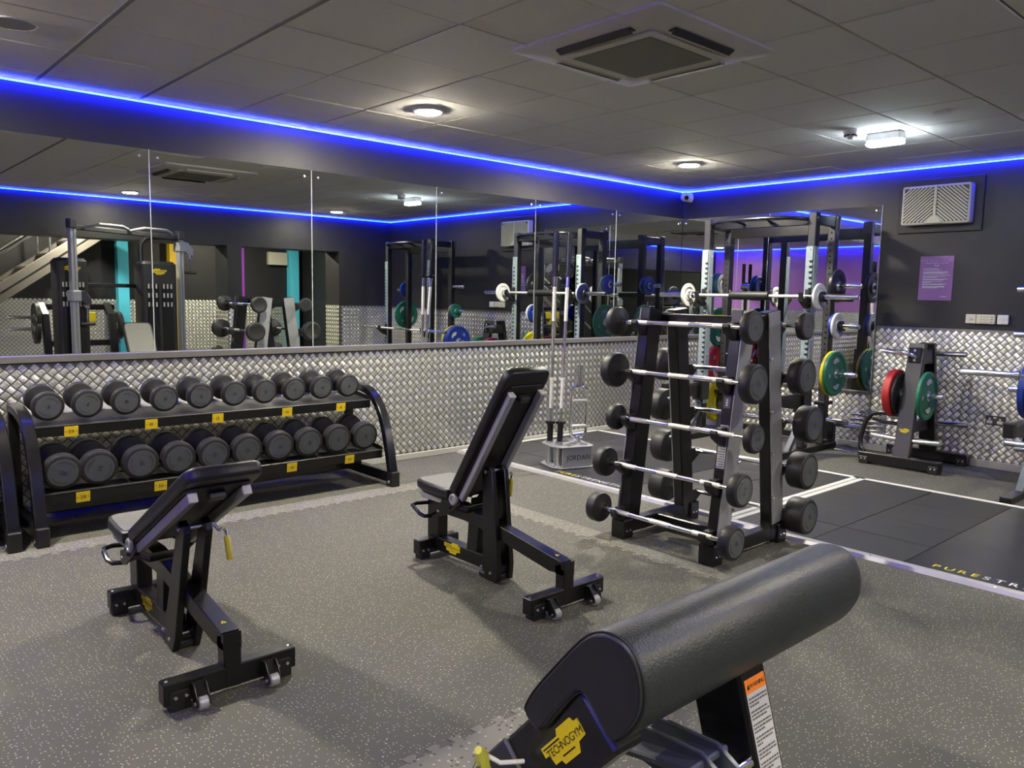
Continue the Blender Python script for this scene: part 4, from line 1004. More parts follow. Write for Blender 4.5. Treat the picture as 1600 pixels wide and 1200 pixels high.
# ================================================================ SQUAT RACKS
def squat_rack(yc, label, yfar=0.56):
    t_ = thing('squat_rack', label, 'rack', (-0.6, yc, 0), 'squat racks along the vent wall')
    XF, XR, TOP = -0.760, -0.385, 2.23
    for s_ in (-1, 1):
        y = yc+s_*yfar
        for (x, nm) in ((XF, 'front_post'), (XR, 'rear_post')):
            b = MB(); b.box((x-0.038, y-0.038, 0.06), (x+0.038, y+0.038, TOP), 0.005); pt = b.build(nm, M['black'], t_)
            b = MB(); b.box((x-0.039, y-0.030, 0.065), (x-0.037, y+0.030, TOP-0.004), 0.0005); b.build('post_face', M['dark_paint'], pt, 0)
            if nm == 'rear_post':
                b = MB()
                for k in range(26): b.lathe([(0, 0), (0.0085, 0)], axes((x-0.0395, y, 0.75+k*0.055), (0, -1, 0), (0, 0, 1), (-1, 0, 0)), 10)
                b.build('hole_row', M['print_black'], pt, 0, False)['kind'] = 'stuff'
            bolts(pt, [(x-0.02, y-0.038, 0.10), (x+0.02, y-0.038, 0.10), (x-0.02, y-0.038, 0.86), (x-0.02, y-0.038, 1.52), (x-0.02, y-0.038, 2.18)], (0, -1, 0), 0.010, 10, 0.012)
        b = MB(); b.box((-1.34, y-0.04, 0.0), (-0.14, y+0.04, 0.058), 0.006); b.build('base_beam', M['black'], t_)
        b = MB(); b.prism([(-1.05, 0.056), (-0.99, 0.056), (-0.80, 0.30), (-0.80, 0.37)], -0.025, 0.025, axes((0, y, 0), (1, 0, 0), (0, 0, 1), (0, -1, 0)), 0.003); b.build('brace', M['blue_grey'], t_)
        b = MB(); b.box((XF, y-0.030, TOP-0.105), (XR, y+0.030, TOP-0.02), 0.004); b.build('top_side_beam', M['black'], t_)
        b = MB(); b.box((XR+0.02, y-0.046, TOP-0.12), (XR+0.048, y+0.046, TOP-0.005), 0.004); b.build('top_bracket', M['dark_paint'], t_)
        # pale notched upright strip on the front post
        z0, z1 = 0.36, 1.925
        pl = [(0.0, z0)]
        k = z0+0.02; right = []
        outer = [(0.066, z0)]
        zz = z0+0.012
        while zz+0.05 < z1-0.075:
            outer += [(0.066, zz), (0.044, zz+0.004), (0.036, zz+0.016), (0.036, zz+0.028), (0.046, zz+0.024), (0.052, zz+0.026), (0.066, zz+0.030)]
            zz += 0.05
        outer += [(0.066, z1)]
        pl = [(0.0, z0)]+outer+[(0.0, z1)]
        m_ = axes((XF-0.040, y-s_*0.0+0.0, 0), (0, 1, 0), (0, 0, 1), (1, 0, 0))
        b = MB(); b.prism([(0.040-p[0], p[1]) for p in pl], -0.008, 0.0, m_); sp = b.build('notched_strip', M['white_metal'], t_, 0)
        b = MB(); b.box((XF-0.046, y-0.041, z0), (XF+0.030, y-0.036, z1), 0.001); b.build('strip_return', M['white_metal'], t_, 0)
        bolts(sp, [(XF-0.048, y-0.004, z1-0.03), (XF-0.048, y-0.004, z0+0.02)], (-1, 0, 0), 0.008, 10, 0.004)
        bolts(sp, [(XF+0.012, y-0.041, z1-0.06-0.2*q) for q in range(7)], (0, -1, 0), 0.006, 8, 0.004)
        # spotter arm
        b = MB(); b.prism([(-0.80, 0.565), (-1.40, 0.575), (-1.40, 0.50), (-1.34, 0.50), (-0.86, 0.425), (-0.80, 0.40)], -0.03, 0.03, axes((0, y, 0), (1, 0, 0), (0, 0, 1), (0, -1, 0)), 0.004); ar = b.build('spotter_arm', M['black'], t_)
        b = MB(); b.box((-1.415, y-0.035, 0.492), (-1.345, y+0.035, 0.60), 0.006); b.build('arm_end_cap', M['black_plastic'], ar)
        b = MB(); b.box((-1.34, y-0.026, 0.573), (-0.82, y+0.026, 0.580), 0.002); b.build('arm_strip', M['dark_paint'], ar)
        b = MB(); b.box((-0.86, y-0.055, 0.40), (-0.715, y+0.055, 0.60), 0.006); b.build('arm_sleeve', M['black'], t_)
        # short rear upright with horn for spare plates
        b = MB(); b.box((-0.22, y-0.034, 0.06), (-0.155, y+0.034, 0.275), 0.005); b.build('stub_post', M['black'], t_)
        b = MB(); b.cyl((-0.187, y, 0.235), (-0.187, y+s_*0.29, 0.235), 0.024, n=16, b=0.006); b.build('plate_horn', M['chrome'], t_)
        b = MB(); b.box((-0.29, y-0.052, 0.44), (-0.47, y+0.052, 0.475), 0.004); b.build('plate_stop', M['black'], t_)
    for x, z0, z1 in ((XF, TOP-0.11, TOP-0.05), (XR, TOP-0.17, TOP-0.06)):
        b = MB(); b.box((x-0.028, yc-yfar, z0), (x+0.028, yc+yfar, z1), 0.004); b.build('top_cross_beam', M['black'], t_)
    b = MB(); b.box((XR+0.03, yc-yfar, 0.075), (XR+0.09, yc+yfar, 0.135), 0.004); b.build('rear_cross_beam', M['black'], t_)
    # multi grip pull up bar in front of the top
    a = yfar-0.04
    b = MB(); b.tube([(XF-0.02, yc-a, TOP-0.06), (XF-0.09, yc-a+0.05, TOP-0.055), (XF-0.15, yc-a+0.17, TOP-0.045), (XF-0.165, yc-0.18, TOP-0.04), (XF-0.165, yc+0.18, TOP-0.04), (XF-0.15, yc+a-0.17, TOP-0.045), (XF-0.09, yc+a-0.05, TOP-0.055), (XF-0.02, yc+a, TOP-0.06)], 0.017, 12); pb = b.build('pull_up_bar', M['black_gloss'], t_)
    for q in (-0.17, 0.17):
        b = MB(); b.tube([(XF-0.160, yc+q, TOP-0.045), (XF-0.08, yc+q*0.9, TOP-0.06), (XF-0.0, yc+q*0.8, TOP-0.08)], 0.015, 10); b.build('grip_bar', M['black_plastic'], pb)
    return t_
def horn(rack, p, s_, ln=0.27):
    b = MB(); b.cyl((p[0], p[1]-s_*0.01, p[2]), (p[0], p[1]+s_*ln, p[2]), 0.0245, n=16, b=0.006); h = b.build('plate_horn', M['chrome'], rack)
    b = MB(); b.box((p[0]-0.034, p[1]-s_*0.004, p[2]-0.05), (p[0]+0.034, p[1]+s_*0.008, p[2]+0.05), 0.003); b.build('horn_flange', M['black'], h)
    return h
def olympic_bar(x, y0, y1, z, label, pad=None):
    t_ = thing('olympic_barbell', label, 'barbell', (x, (y0+y1)/2, z))
    sl = 0.415
    b = MB(); b.cyl((x, y0+sl, z), (x, y1-sl, z), 0.0145, n=16); sh = b.build('shaft', M['chrome'], t_)
    for (a, e) in ((y0, y0+sl), (y1, y1-sl)):
        s_ = 1 if e > a else -1
        b = MB(); b.lathe([(0, 0), (0.020, 0), (0.0245, 0.004), (0.0245, sl-0.03), (0.036, sl-0.03), (0.036, sl), (0.018, sl+0.004), (0, sl+0.004)], axes((x, a, z), (0, 0, 1), (s_, 0, 0), (0, s_, 0)), 20); b.build('sleeve', M['chrome'], t_)
    for (p, q) in ((0.06, 0.34), (0.66, 0.94)):
        L_ = y1-y0-2*sl
        b = MB(); b.cyl((x, y0+sl+L_*p, z), (x, y0+sl+L_*q, z), 0.0149, n=16); b.build('knurled_grip', M['knurl'], sh)
    if pad:
        b = MB(); b.lathe([(0.0155, 0), (0.036, 0), (0.041, 0.006), (0.041, pad-0.006), (0.036, pad), (0.0155, pad)], axes((x, (y0+y1)/2-pad/2, z), (0, 0, 1), (1, 0, 0), (0, 1, 0)), 22, False, True)
        tag(b.build('bar_pad', M['black_plastic']), 'grey black foam squat pad wrapped round the middle of the racked barbell', 'bar pad')
    return t_
def hook(rack, x, y, z):
    b = MB(); b.prism([(0.045, 0.06), (-0.01, 0.06), (-0.01, -0.02), (-0.10, -0.02), (-0.118, 0.035), (-0.135, 0.030), (-0.118, -0.05), (-0.03, -0.11), (0.045, -0.12)], -0.021, 0.021, axes((x+0.055, y, z), (1, 0, 0), (0, 0, 1), (0, -1, 0)), 0.003)
    b.build('bar_hook', M['black_plastic'], rack)
R1, R2 = -1.45, -4.44
rk1 = squat_rack(R1, 'black squat rack in front of the corner mirrors with a padded barbell')
rk2 = squat_rack(R2, 'second black squat rack cut off by the right edge of the photo')
for (rk, yc, zb) in ((rk1, R1, 1.47), (rk2, R2, 0.897)):
    for s_ in (-1, 1): hook(rk, -0.87-0.0, yc+s_*0.60-s_*0.04, zb-0.0165+0.02)
bar1 = olympic_bar(-0.873, R1-1.06, R1+1.06, 1.47, 'chrome barbell racked high with two white plates and a foam pad', 0.42)
bar2 = olympic_bar(-0.873, R2-1.10, R2+1.08, 0.897, 'chrome barbell racked low in the second rack at the right edge')
wplate((-0.873, R1-0.672-0.022, 1.47), (0, -1, 0), 0.235, 0.024, 'white_plate', 'small', None, 'white small weight plate on the near end of the padded barbell')
wplate((-0.873, R1+0.672+0.022, 1.47), (0, 1, 0), 0.235, 0.024, 'white_plate', 'small', None, 'white small weight plate on the far end of the padded barbell')
spring_clip((-0.873, R1-0.722, 1.47), (0, -1, 0), 'black bar collar outside the near white plate')
spring_clip((-0.873, R1+0.722, 1.47), (0, 1, 0), 'black bar collar outside the far white plate')
# plates on the near side of rack 1 (towards the camera right)
yn = R1-0.56-0.046
for z in (1.575, 1.20, 0.745): horn(rk1, (-0.385, yn+0.008, z), -1)
horn(rk1, (-0.385, yn+0.008, 0.30), -1, 0.22)
G = 'plates stored on the squat rack'
wplate((-0.385, yn-0.004, 1.575), (0, -1, 0), 0.31, 0.034, 'plate_black', 'small', None, 'black weight plate on the upper horn of the near right post', 0, None)
wplate((-0.385, yn-0.004, 1.20), (0, -1, 0), 0.225, 0.030, 'blue', 'small', None, 'small blue weight plate behind a white one on the near right rack post')
wplate((-0.385, yn-0.036, 1.20), (0, -1, 0), 0.245, 0.026, 'white_plate', 'small', None, 'small white weight plate in front of a blue one on the near right post')
spring_clip((-0.385, yn-0.066, 1.20), (0, -1, 0), 'black bar collar on the middle horn in front of the white plate')
wplate((-0.385, yn-0.004, 0.745), (0, -1, 0), 0.43, 0.030, 'yellow_plate', 'bumper', '15', 'large yellow weight plate behind a green one on the near right rack post', 0.1)
wplate((-0.385, yn-0.036, 0.745), (0, -1, 0), 0.43, 0.030, 'green', 'bumper', '10', 'large green 10 weight plate on the low horn of the near right post', -1.45)
# far side of rack 1
yf = R1+0.56+0.046
for z in (1.585, 1.13, 0.74, 0.34): horn(rk1, (-0.385, yf-0.008, z), 1)
wplate((-0.385, yf+0.004, 1.585), (0, 1, 0), 0.21, 0.022, 'white_plate', 'small', None, 'small white weight plate next to the far post on its top horn')
wplate((-0.385, yf+0.028, 1.585), (0, 1, 0), 0.225, 0.028, 'green', 'small', None, 'small green weight plate between white and blue ones on the far post')
wplate((-0.385, yf+0.058, 1.585), (0, 1, 0), 0.24, 0.030, 'blue', 'small', None, 'small blue weight plate outermost on the top horn of the far post')
wplate((-0.385, yf+0.006, 1.13), (0, 1, 0), 0.43, 0.030, 'green', 'bumper', '10', 'large green weight plate on the second horn of the far post', 1.2)
wplate((-0.385, yf+0.006, 0.74), (0, 1, 0), 0.43, 0.055, 'red', 'bumper', '25', 'large red weight plate on the third horn of the far post', 0.9)
wplate((-0.385, yf+0.006, 0.34), (0, 1, 0), 0.43, 0.040, 'yellow_plate', 'bumper', '15', 'large yellow weight plate on the lowest horn of the far post', 0.5)
# rack 2, side towards rack 1
yf = R2+0.56+0.046
for z in (1.55, 1.19, 0.745, 0.30): horn(rk2, (-0.385, yf-0.008, z), 1)
wplate((-0.385, yf+0.004, 1.19), (0, 1, 0), 0.20, 0.020, 'yellow_plate', 'small', None, 'small yellow weight plate on the second rack, seen in the long mirror')
wplate((-0.385, yf+0.026, 1.19), (0, 1, 0), 0.215, 0.024, 'blue', 'small', None, 'small blue weight plate on the second rack between yellow and green')
wplate((-0.385, yf+0.052, 1.19), (0, 1, 0), 0.21, 0.026, 'green', 'small', None, 'small green weight plate outermost on the second rack, seen in the long mirror')
wplate((-0.385, yf+0.004, 0.745), (0, 1, 0), 0.45, 0.040, 'yellow_plate', 'bumper', '15', 'large yellow weight plate behind blue ones on the second rack')
wplate((-0.385, yf+0.046, 0.745), (0, 1, 0), 0.45, 0.048, 'blue', 'bumper', '20', 'large blue weight plate at the right edge, inner of two', 0.8)
wplate((-0.385, yf+0.096, 0.745), (0, 1, 0), 0.45, 0.048, 'blue', 'bumper', '20', 'large blue weight plate at the right edge, outer of two', 0.8)
wplate((-0.385, yf+0.004, 0.30), (0, 1, 0), 0.43, 0.055, 'red', 'bumper', '25', 'large red weight plate low on the second rack at the right edge', 0.4)
yn = R2-0.56-0.046
for z in (1.50, 1.10): horn(rk2, (-0.385, yn+0.008, z), -1)
wplate((-0.385, yn-0.004, 1.50), (0, -1, 0), 0.24, 0.03, 'blue', 'small', None, 'small blue weight plate at the far side of the second rack, seen in mirrors')
wplate((-0.385, yn-0.004, 1.10), (0, -1, 0), 0.43, 0.04, 'green', 'bumper', '10', 'large green weight plate at the far side of the second rack, seen in mirrors', 0.7)

# ================================================================ PLATE TREE
ty = -2.88
t_ = thing('plate_tree', 'black A frame weight plate tree in front of the tread plate wall', 'rack', (-0.37, ty, 0))
for (x, y0, y1) in ((-0.665, -3.20, -2.525), (-0.085, -3.22, -2.525)):
    b = MB(); b.box((x-0.045, y0, 0.022), (x+0.045, y1, 0.105), 0.005); fb = b.build('foot_beam', M['black'], t_)
    for yy in (y0+0.045, y1-0.045):
        b = MB(); b.box((x-0.050, yy-0.04, 0.0), (x+0.050, yy+0.04, 0.068), 0.006); fc = b.build('foot_block', M['black_plastic'], fb)
        bolts(fc, [(x-0.050, yy-0.016, 0.046), (x-0.050, yy+0.016, 0.046)], (-1, 0, 0), 0.009, 10, 0.004)
    xt = -0.475 if x < -0.3 else -0.275
    b = MB(); b.sweep([(x, ty, 0.09), (xt, ty, 1.075)], (0, 1, 0), 0.135, 0.058); upn = b.build('upright', M['dark_paint'] if x < -0.3 else M['black'], t_)
    if x < -0.3:
        f_ = (0.33-0.09)/0.985; xx = x+(xt-x)*f_-0.0302
        badge(upn, axes((xx, ty, 0.33), (0, -1, 0), (0.19, 0, 1), (-1, 0, 0.19)), 0.085)
b = MB(); b.box((-0.49, ty-0.058, 0.90), (-0.26, ty+0.058, 1.02), 0.005); b.build('bridge', M['black'], t_)
b = MB(); b.box((-0.60, ty-0.03, 0.30), (-0.14, ty+0.03, 0.40), 0.005); b.build('spine', M['black'], t_)
def tree_horn(x, z, s_, ln=0.255):
    b = MB(); b.cyl((x, ty+s_*0.06, z), (x, ty+s_*(0.065+ln), z+0.012), 0.0245, n=16, b=0.007); h = b.build('plate_horn', M['chrome'], t_)
for s_ in (-1, 1):
    tree_horn(-0.545, 0.632, s_, 0.20); tree_horn(-0.62, 0.245, s_, 0.23); tree_horn(-0.12, 0.36, s_, 0.27)
for x in (-0.527, -0.245):
    s_ = 1 if x < -0.4 else -1
    b = MB(); b.box((x-0.012, ty-0.05, 0.91), (x+0.012, ty+0.05, 1.045), 0.003); br = b.build('horn_bracket', M['black'], t_)
    if x < -0.4:
        bolts(br, [(x-0.012, ty-0.0, 1.02), (x-0.012, ty-0.0, 0.935)], (-1, 0, 0), 0.014, 12, 0.006)
        b = MB(); b.tube([(x-0.008, ty-0.01, 0.965), (x-0.045, ty+0.02, 0.985), (x-0.06, ty+0.07, 0.997), (x-0.062, ty+0.25, 1.005)], [0.016, 0.018, 0.022, 0.022], 14); b.build('plate_horn', M['chrome'], br)
    else:
        b = MB(); b.cyl((x, ty-0.05, 0.985), (x, ty-0.32, 0.995), 0.0225, n=16, b=0.006); b.build('plate_horn', M['chrome'], br)
b = MB(); b.tube([(-0.60, ty+0.05, 0.455), (-0.60, ty+0.22, 0.46), (-0.60, ty+0.30, 0.44), (-0.62, ty+0.345, 0.37), (-0.64, ty+0.375, 0.22), (-0.655, ty+0.365, 0.14), (-0.66, ty+0.33, 0.10)], 0.020, 12); b.build('push_handle', M['black_gloss'], t_)
b = MB(); b.tube([(-0.60, ty+0.05, 0.375), (-0.60, ty+0.20, 0.38), (-0.605, ty+0.29, 0.40)], 0.016, 10); b.build('handle_rail', M['black_gloss'], t_)
for s_ in (0,):
    b = MB(); b.cyl((-0.40, ty+0.12, 0.075), (-0.40, ty+0.17, 0.075), 0.075, n=24, b=0.008); b.build('wheel', M['black_plastic'], t_)
wplate((-0.545, ty+0.082, 0.636), (0, 1, 0), 0.37, 0.024, 'plate_black', 'bumper', None, 'black disc on the plate tree standing in for shade on the red plate')  # black disc put where the red plate's face lies in shade
wplate((-0.545, ty+0.172, 0.638), (0, -1, 0), 0.42, 0.062, 'red', 'bumper', '20', 'large red weight plate on the left side of the plate tree', 2.6)
wplate((-0.545, ty-0.110, 0.637), (0, -1, 0), 0.42, 0.032, 'green', 'bumper', '10', 'large green 10 weight plate on the right side of the plate tree', -1.5)

# ================================================================ BAR HOLDER
hy = R(-19)
HO = TR((-2.945, -1.055, ZP), rz=hy)
t_ = thing('bar_holder', 'grey steel multi socket bar holder reading JORDAN standing on the platform', 'bar holder', (-2.945, -1.055, ZP))
octo = [(-0.13, -0.185), (0.15, -0.185), (0.19, -0.14), (0.19, 0.14), (0.15, 0.185), (-0.10, 0.185), (-0.19, 0.10), (-0.19, -0.10)]
b = MB(); b.prism(octo, 0.0, 0.010, HO, 0.002); b.build('base_plate', M['silver'], t_)
b = MB(); b.prism(inset(octo, 0.006), 0.172, 0.182, HO, 0.002); b.build('top_plate', M['silver'], t_)
b = MB(); b.box((-0.115, -0.165, 0.01), (0.155, -0.155, 0.172), 0.002, HO); fp_ = b.build('front_panel', M['silver'], t_)
b = MB(); text(b, 'JORDAN', 0.060, HO @ axes((0.03, -0.1656, 0.088), (1, 0, 0), (0, 0, 1), (0, -1, 0)), 0.13, 0.5, 0.9); b.build('lettering', M['print_black'], fp_, 0, False)
b = MB(); b.box((0.145, -0.16, 0.01), (0.155, 0.16, 0.172), 0.002, HO); b.build('side_panel', M['silver'], t_)
sock = [(-0.118, 0.075), (-0.055, 0.02), (-0.10, -0.06), (0.02, -0.08), (0.03, 0.06), (0.10, -0.02), (0.105, -0.115), (-0.045, -0.125), (0.09, 0.12)]
for (x, y) in sock:
    b = MB(); b.lathe([(0.027, 0.012), (0.033, 0.012), (0.033, 0.195), (0.027, 0.195), (0.027, 0.185)], HO @ TR((x, y, 0)), 18, False, True); b.build('socket_tube', M['steel'], t_)
bolts(t_, [HO @ Vector(p) for p in ((-0.165, 0.0, 0.01), (-0.15, -0.12, 0.01), (0.17, -0.12, 0.01))], (0, 0, 1), 0.012, 10, 0.007)
def standing_bar(p, top, label):
    p = Vector(p); top = Vector(top); L_ = (top-p).length; m_, _ = frame(p, top)
    t2 = thing('olympic_barbell', label, 'barbell', tuple(p))
    def seg(nm, z0, z1, r, mt, par=t2, bev=0.0015, n=16):
        q = MB(); q.lathe([(0, z0), (r-bev, z0), (r, z0+bev), (r, z1-bev), (r-bev, z1), (0, z1)], m_, n); return q.build(nm, M[mt], par)
    seg('sleeve', 0.0, 0.33, 0.025, 'black_gloss'); seg('collar', 0.33, 0.352, 0.040, 'black_gloss')
    sh = seg('shaft', 0.35, L_-0.34, 0.0142, 'chrome'); seg('knurled_grip', 0.46, 0.72, 0.0152, 'knurl', sh); seg('knurled_grip', 1.19, 1.475, 0.0152, 'knurl', sh)
    seg('collar', L_-0.372, L_-0.35, 0.040, 'black_gloss'); seg('sleeve', L_-0.35, L_, 0.025, 'black_gloss')
q0 = HO @ Vector((-0.118, 0.075, 0.012)); q1 = HO @ Vector((-0.055, 0.02, 0.012))
standing_bar(q0, q0+Vector((0.03, 0.01, 1.93)), 'left of two upright barbells with black sleeves in the bar holder')
standing_bar(q1, q1+Vector((0.125, 0.06, 1.93)), 'right leaning one of two upright barbells in the bar holder')
q2 = HO @ Vector((0.10, -0.02, 0.0))
t2 = thing('hammer_grip_bar', 'chrome hammer grip bar with a looped frame standing in the bar holder', 'barbell', tuple(q2))
wd = Vector((math.cos(hy), math.sin(hy), 0)); Z_ = Vector((0, 0, 1))
b = MB(); b.cyl(q2+Z_*0.012, q2+Z_*0.197, 0.024, n=16, b=0.004); b.build('sleeve', M['chrome'], t2)
b = MB(); b.cyl(q2+Z_*0.197, q2+Z_*0.235, 0.015, n=12); b.build('neck', M['chrome'], t2)
fr = [q2+wd*x+Z_*(z+0.445) for x, z in rrect(0.145, 0.42, 0.05, 5)]
b = MB(); b.tube(fr, 0.013, 10, True); lp = b.build('loop_frame', M['chrome'], t2)
for z in (0.325, 0.54):
    b = MB(); b.cyl(q2-wd*0.07+Z_*z, q2+wd*0.07+Z_*z, 0.014, n=12); b.build('grip', M['knurl'], lp)
b = MB(); b.lathe([(0, 0.65), (0.02, 0.65), (0.02, 0.665), (0.036, 0.665), (0.036, 0.685), (0.0245, 0.685), (0.0245, 0.83), (0.021, 0.835), (0, 0.835)], TR(tuple(q2+Z_*0.005)), 18); b.build('sleeve', M['chrome'], t2)

# ================================================================ PREACHER CURL BENCH
A = Vector((-6.930, -4.958, 0.982)); LP = 0.645
t_ = thing('preacher_bench', 'preacher curl bench with a thick rolled black arm pad in the foreground', 'bench', (A.x+LP/2, A.y-0.05, 0))
raw = [(.150, -.180), (.147, -.166), (.128, -.135), (.086, -.083), (.043, -.032), (.022, -.012), (0, -.001), (-.022, .002), (-.044, -.002), (-.062, -.014), (-.074, -.034), (-.080, -.062), (-.078, -.090), (-.062, -.121), (-.038, -.148), (-.026, -.152), (-.014, -.143), (.008, -.118), (.022, -.107), (.033, -.104), (.044, -.110), (.078, -.152), (.110, -.198), (.122, -.200)]
k_ = 0.975
prof = [(p[0]*k_, p[1]*k_) for p in raw]
def chaikin(P):
    o = []
    for i in range(len(P)):
        a, b = P[i], P[(i+1) % len(P)]; o += [(a[0]*.75+b[0]*.25, a[1]*.75+b[1]*.25), (a[0]*.25+b[0]*.75, a[1]*.25+b[1]*.75)]
    return o
prof = chaikin(prof)
pm = axes(A, (0, 1, 0), (0, 0, 1), (1, 0, 0))
b = MB(); n_r = []
for (zz, ins) in ((0.0, 0.012), (0.0015, 0.005), (0.006, 0.001), (0.012, 0.0)): n_r.append((inset(prof, ins), zz))
for (zz, ins) in ((LP-0.035, 0.0), (LP-0.018, 0.004), (LP-0.006, 0.012), (LP, 0.026)): n_r.append((inset(prof, ins), zz))
b.rings(n_r, pm); pad = b.build('arm_pad', M['leather_pad'], t_, 55)
b = MB(); sl = [pm @ Vector((p[0], p[1], 0.0045)) for p in inset(prof, 0.0006)]; b.tube(sl, 0.0016, 6, True); b.build('seam', M['black_plastic'], pad)
b = MB(); b.rings([(inset(prof, 0.006), -0.0008), (inset(prof, 0.006), 0.001)], pm); b.build('end_panel', M['leather'], pad, 40)
# sloping main beam with the badge
dv = Vector((0, 0.67, -0.742)).normalized(); nv = Vector((0, 0.742, 0.67))
p0 = A+Vector((0.004, 0.016, -0.128)); p1 = p0+dv*0.72
b = MB(); b.box((0.010, -0.060, 0.0), (0.072, 0.055, 0.72), 0.006, axes(p0, (1, 0, 0), tuple(nv), tuple(dv))); mbm = b.build('slope_beam', M['black_gloss'], t_)
badge(mbm, axes(p0+dv*0.088-nv*0.008+Vector((0.0094, 0, 0)), tuple(-dv), tuple(nv), (-1, 0, 0)), 0.105)
b = MB(); b.box((0.004, 0.0, 0.205), (0.076, 0.057, 0.32), 0.004, axes(p0, (1, 0, 0), tuple(nv), tuple(dv))); b.build('cover_plate', M['dark_paint'], t_)
# leaning post with the warning label
pxl, pxr = A.x+0.283, A.x+0.358
def PY(z): return A.y-0.046-0.285*(0.830-z)
b = MB(); b.prism([(PY(0.85)+0.0, 0.85), (PY(0.05), 0.05), (PY(0.05)+0.10, 0.05), (PY(0.85)+0.10, 0.85)], pxl, pxr, axes((0, 0, 0), (0, 1, 0), (0, 0, 1), (1, 0, 0)), 0.005); po = b.build('post', M['black_gloss'], t_)
nvp = Vector((0, -1, 0.285)).normalized()
def lab(nm, z0, z1, x0, x1, m_, off, par):
    q = MB(); q.add([Vector((x, PY(z), z))+nvp*off for x, z in ((x0, z0), (x1, z0), (x1, z1), (x0, z1))], [(0, 1, 2, 3)]); return q.build(nm, M[m_], par, 0)
lb = lab('warning_label', 0.50, 0.812, pxl+0.010, pxr-0.008, 'paper', 0.0006, po)
lab('label_header', 0.812, 0.833, pxl+0.010, pxr-0.008, 'orange', 0.0006, po)
lm = axes(Vector(((pxl+pxr)/2+0.001, PY(0.822), 0.822))+nvp*0.001, (1, 0, 0), (0, 0.285, 1), tuple(nvp))
b = MB(); text(b, 'WARNING', 0.0095, lm @ TR((0.004, 0, 0)), 0.06); b.flat([(-0.0245, -0.004), (-0.0165, -0.004), (-0.0205, 0.004)], lm); b.build('lettering', M['print_black'], po, 0, False)
b = MB(); z = 0.803; rl = random.Random(9); k = 0
while z > 0.505:
    e = pxr-0.011-(rl.uniform(0.004, 0.03) if k % 3 == 2 else 0.0)
    for (u0, u1) in ((pxl+0.013, e),):
        x = u0
        while x < u1-0.004:
            w2 = rl.uniform(0.004, 0.010); b.add([Vector((xx, PY(zz), zz))+nvp*0.0011 for xx, zz in ((x, z), (min(x+w2, u1), z), (min(x+w2, u1), z+0.0026), (x, z+0.0026))], [(0, 1, 2, 3)]); x += w2+0.0013
    z -= 0.0052 if k % 3 != 2 else 0.0085; k += 1
b.build('label_text', M['ink'], lb, 0, False)
# linkage plates under the pad
for x, m_ in ((A.x+0.185, 'blue_grey'), (A.x+0.225, 'blue_grey')):
    b = MB(); b.prism([(A.y+0.10, 0.700), (A.y+0.065, 0.752), (A.y-0.045, 0.757), (A.y-0.085, 0.735), (A.y-0.093, 0.700), (A.y-0.060, 0.672)], x, x+0.008, axes((0, 0, 0), (0, 1, 0), (0, 0, 1), (1, 0, 0)), 0.002); b.build('link_plate', M[m_], t_)
b = MB(); b.beam((A.x+0.20, A.y+0.11, 0.712), (A.x+0.20, A.y-0.052, 0.742), 0.10, 0.012, (0, 0, 1), 0.003); b.build('carriage_plate', M['blue_grey'], t_)
b = MB(); b.cyl((A.x+0.17, A.y-0.066, 0.712), (A.x+0.30, A.y-0.066, 0.712), 0.010, n=12); b.build('link_pin', M['chrome'], t_)
b = MB(); b.box((A.x+0.27, A.y-0.38, 0.0), (A.x+0.37, A.y+0.50, 0.07), 0.006); b.build('base_beam', M['black'], t_)
b = MB(); b.box((A.x+0.0, A.y+0.44, 0.0), (A.x+0.64, A.y+0.52, 0.07), 0.006); b.build('foot_beam', M['black'], t_)
# yellow adjusting lever
lv = Vector((-7.0, -4.797, 0.752))
b = MB(); b.tube([lv+Vector((0.03, 0.02, -0.06)), lv+Vector((0.01, 0.006, -0.02)), lv+Vector((0.004, 0, 0.006)), lv+Vector((-0.006, -0.004, 0.018))], [0.014, 0.013, 0.010, 0.006], 10); lev = b.build('adjusting_lever', M['lime'], t_)
b = MB(); b.cyl(lv+Vector((-0.018, -0.01, -0.006)), lv+Vector((0.02, 0.012, -0.004)), 0.0045, n=10); b.build('lever_pin', M['chrome'], lev)
b = MB(); b.tube([lv+Vector((0.012, 0.002, 0.002)), lv+Vector((0.03, -0.012, -0.012)), lv+Vector((0.07, -0.02, -0.022))], 0.0035, 8); b.build('lever_cable', M['white'], lev)
# ================================================================ THE SPACE BEHIND THE VIEWER (SEEN IN THE MIRRORS)
for (x, y, l) in ((-1.6, -7.7, 'round ceiling light in the back area at the right, behind the openings'), (-4.6, -7.7, 'round ceiling light in the back area behind the pier'), (-7.6, -7.7, 'round ceiling light in the back area above the stairs')): downlight(x, y, l)
for (x0, x1, m_, l) in ((-3.55, -3.37, 'cyan', 'cyan painted pilaster seen in the mirror behind the cable machine'), (-2.68, -2.55, 'mustard', 'yellow painted pilaster seen in the mirror above the weight stack'), (-1.40, -1.30, 'purple', 'violet painted pilaster seen in the mirror beside the grey pier'), (-0.36, -0.17, 'cyan', 'cyan painted pilaster seen in the mirror above the fixed barbells')):
    b = MB(); b.box((x0, YB-0.0, 0), (x1, YB+0.16, H-0.01), 0.004); tag(b.build('pilaster', M[m_]), l, 'pilaster')
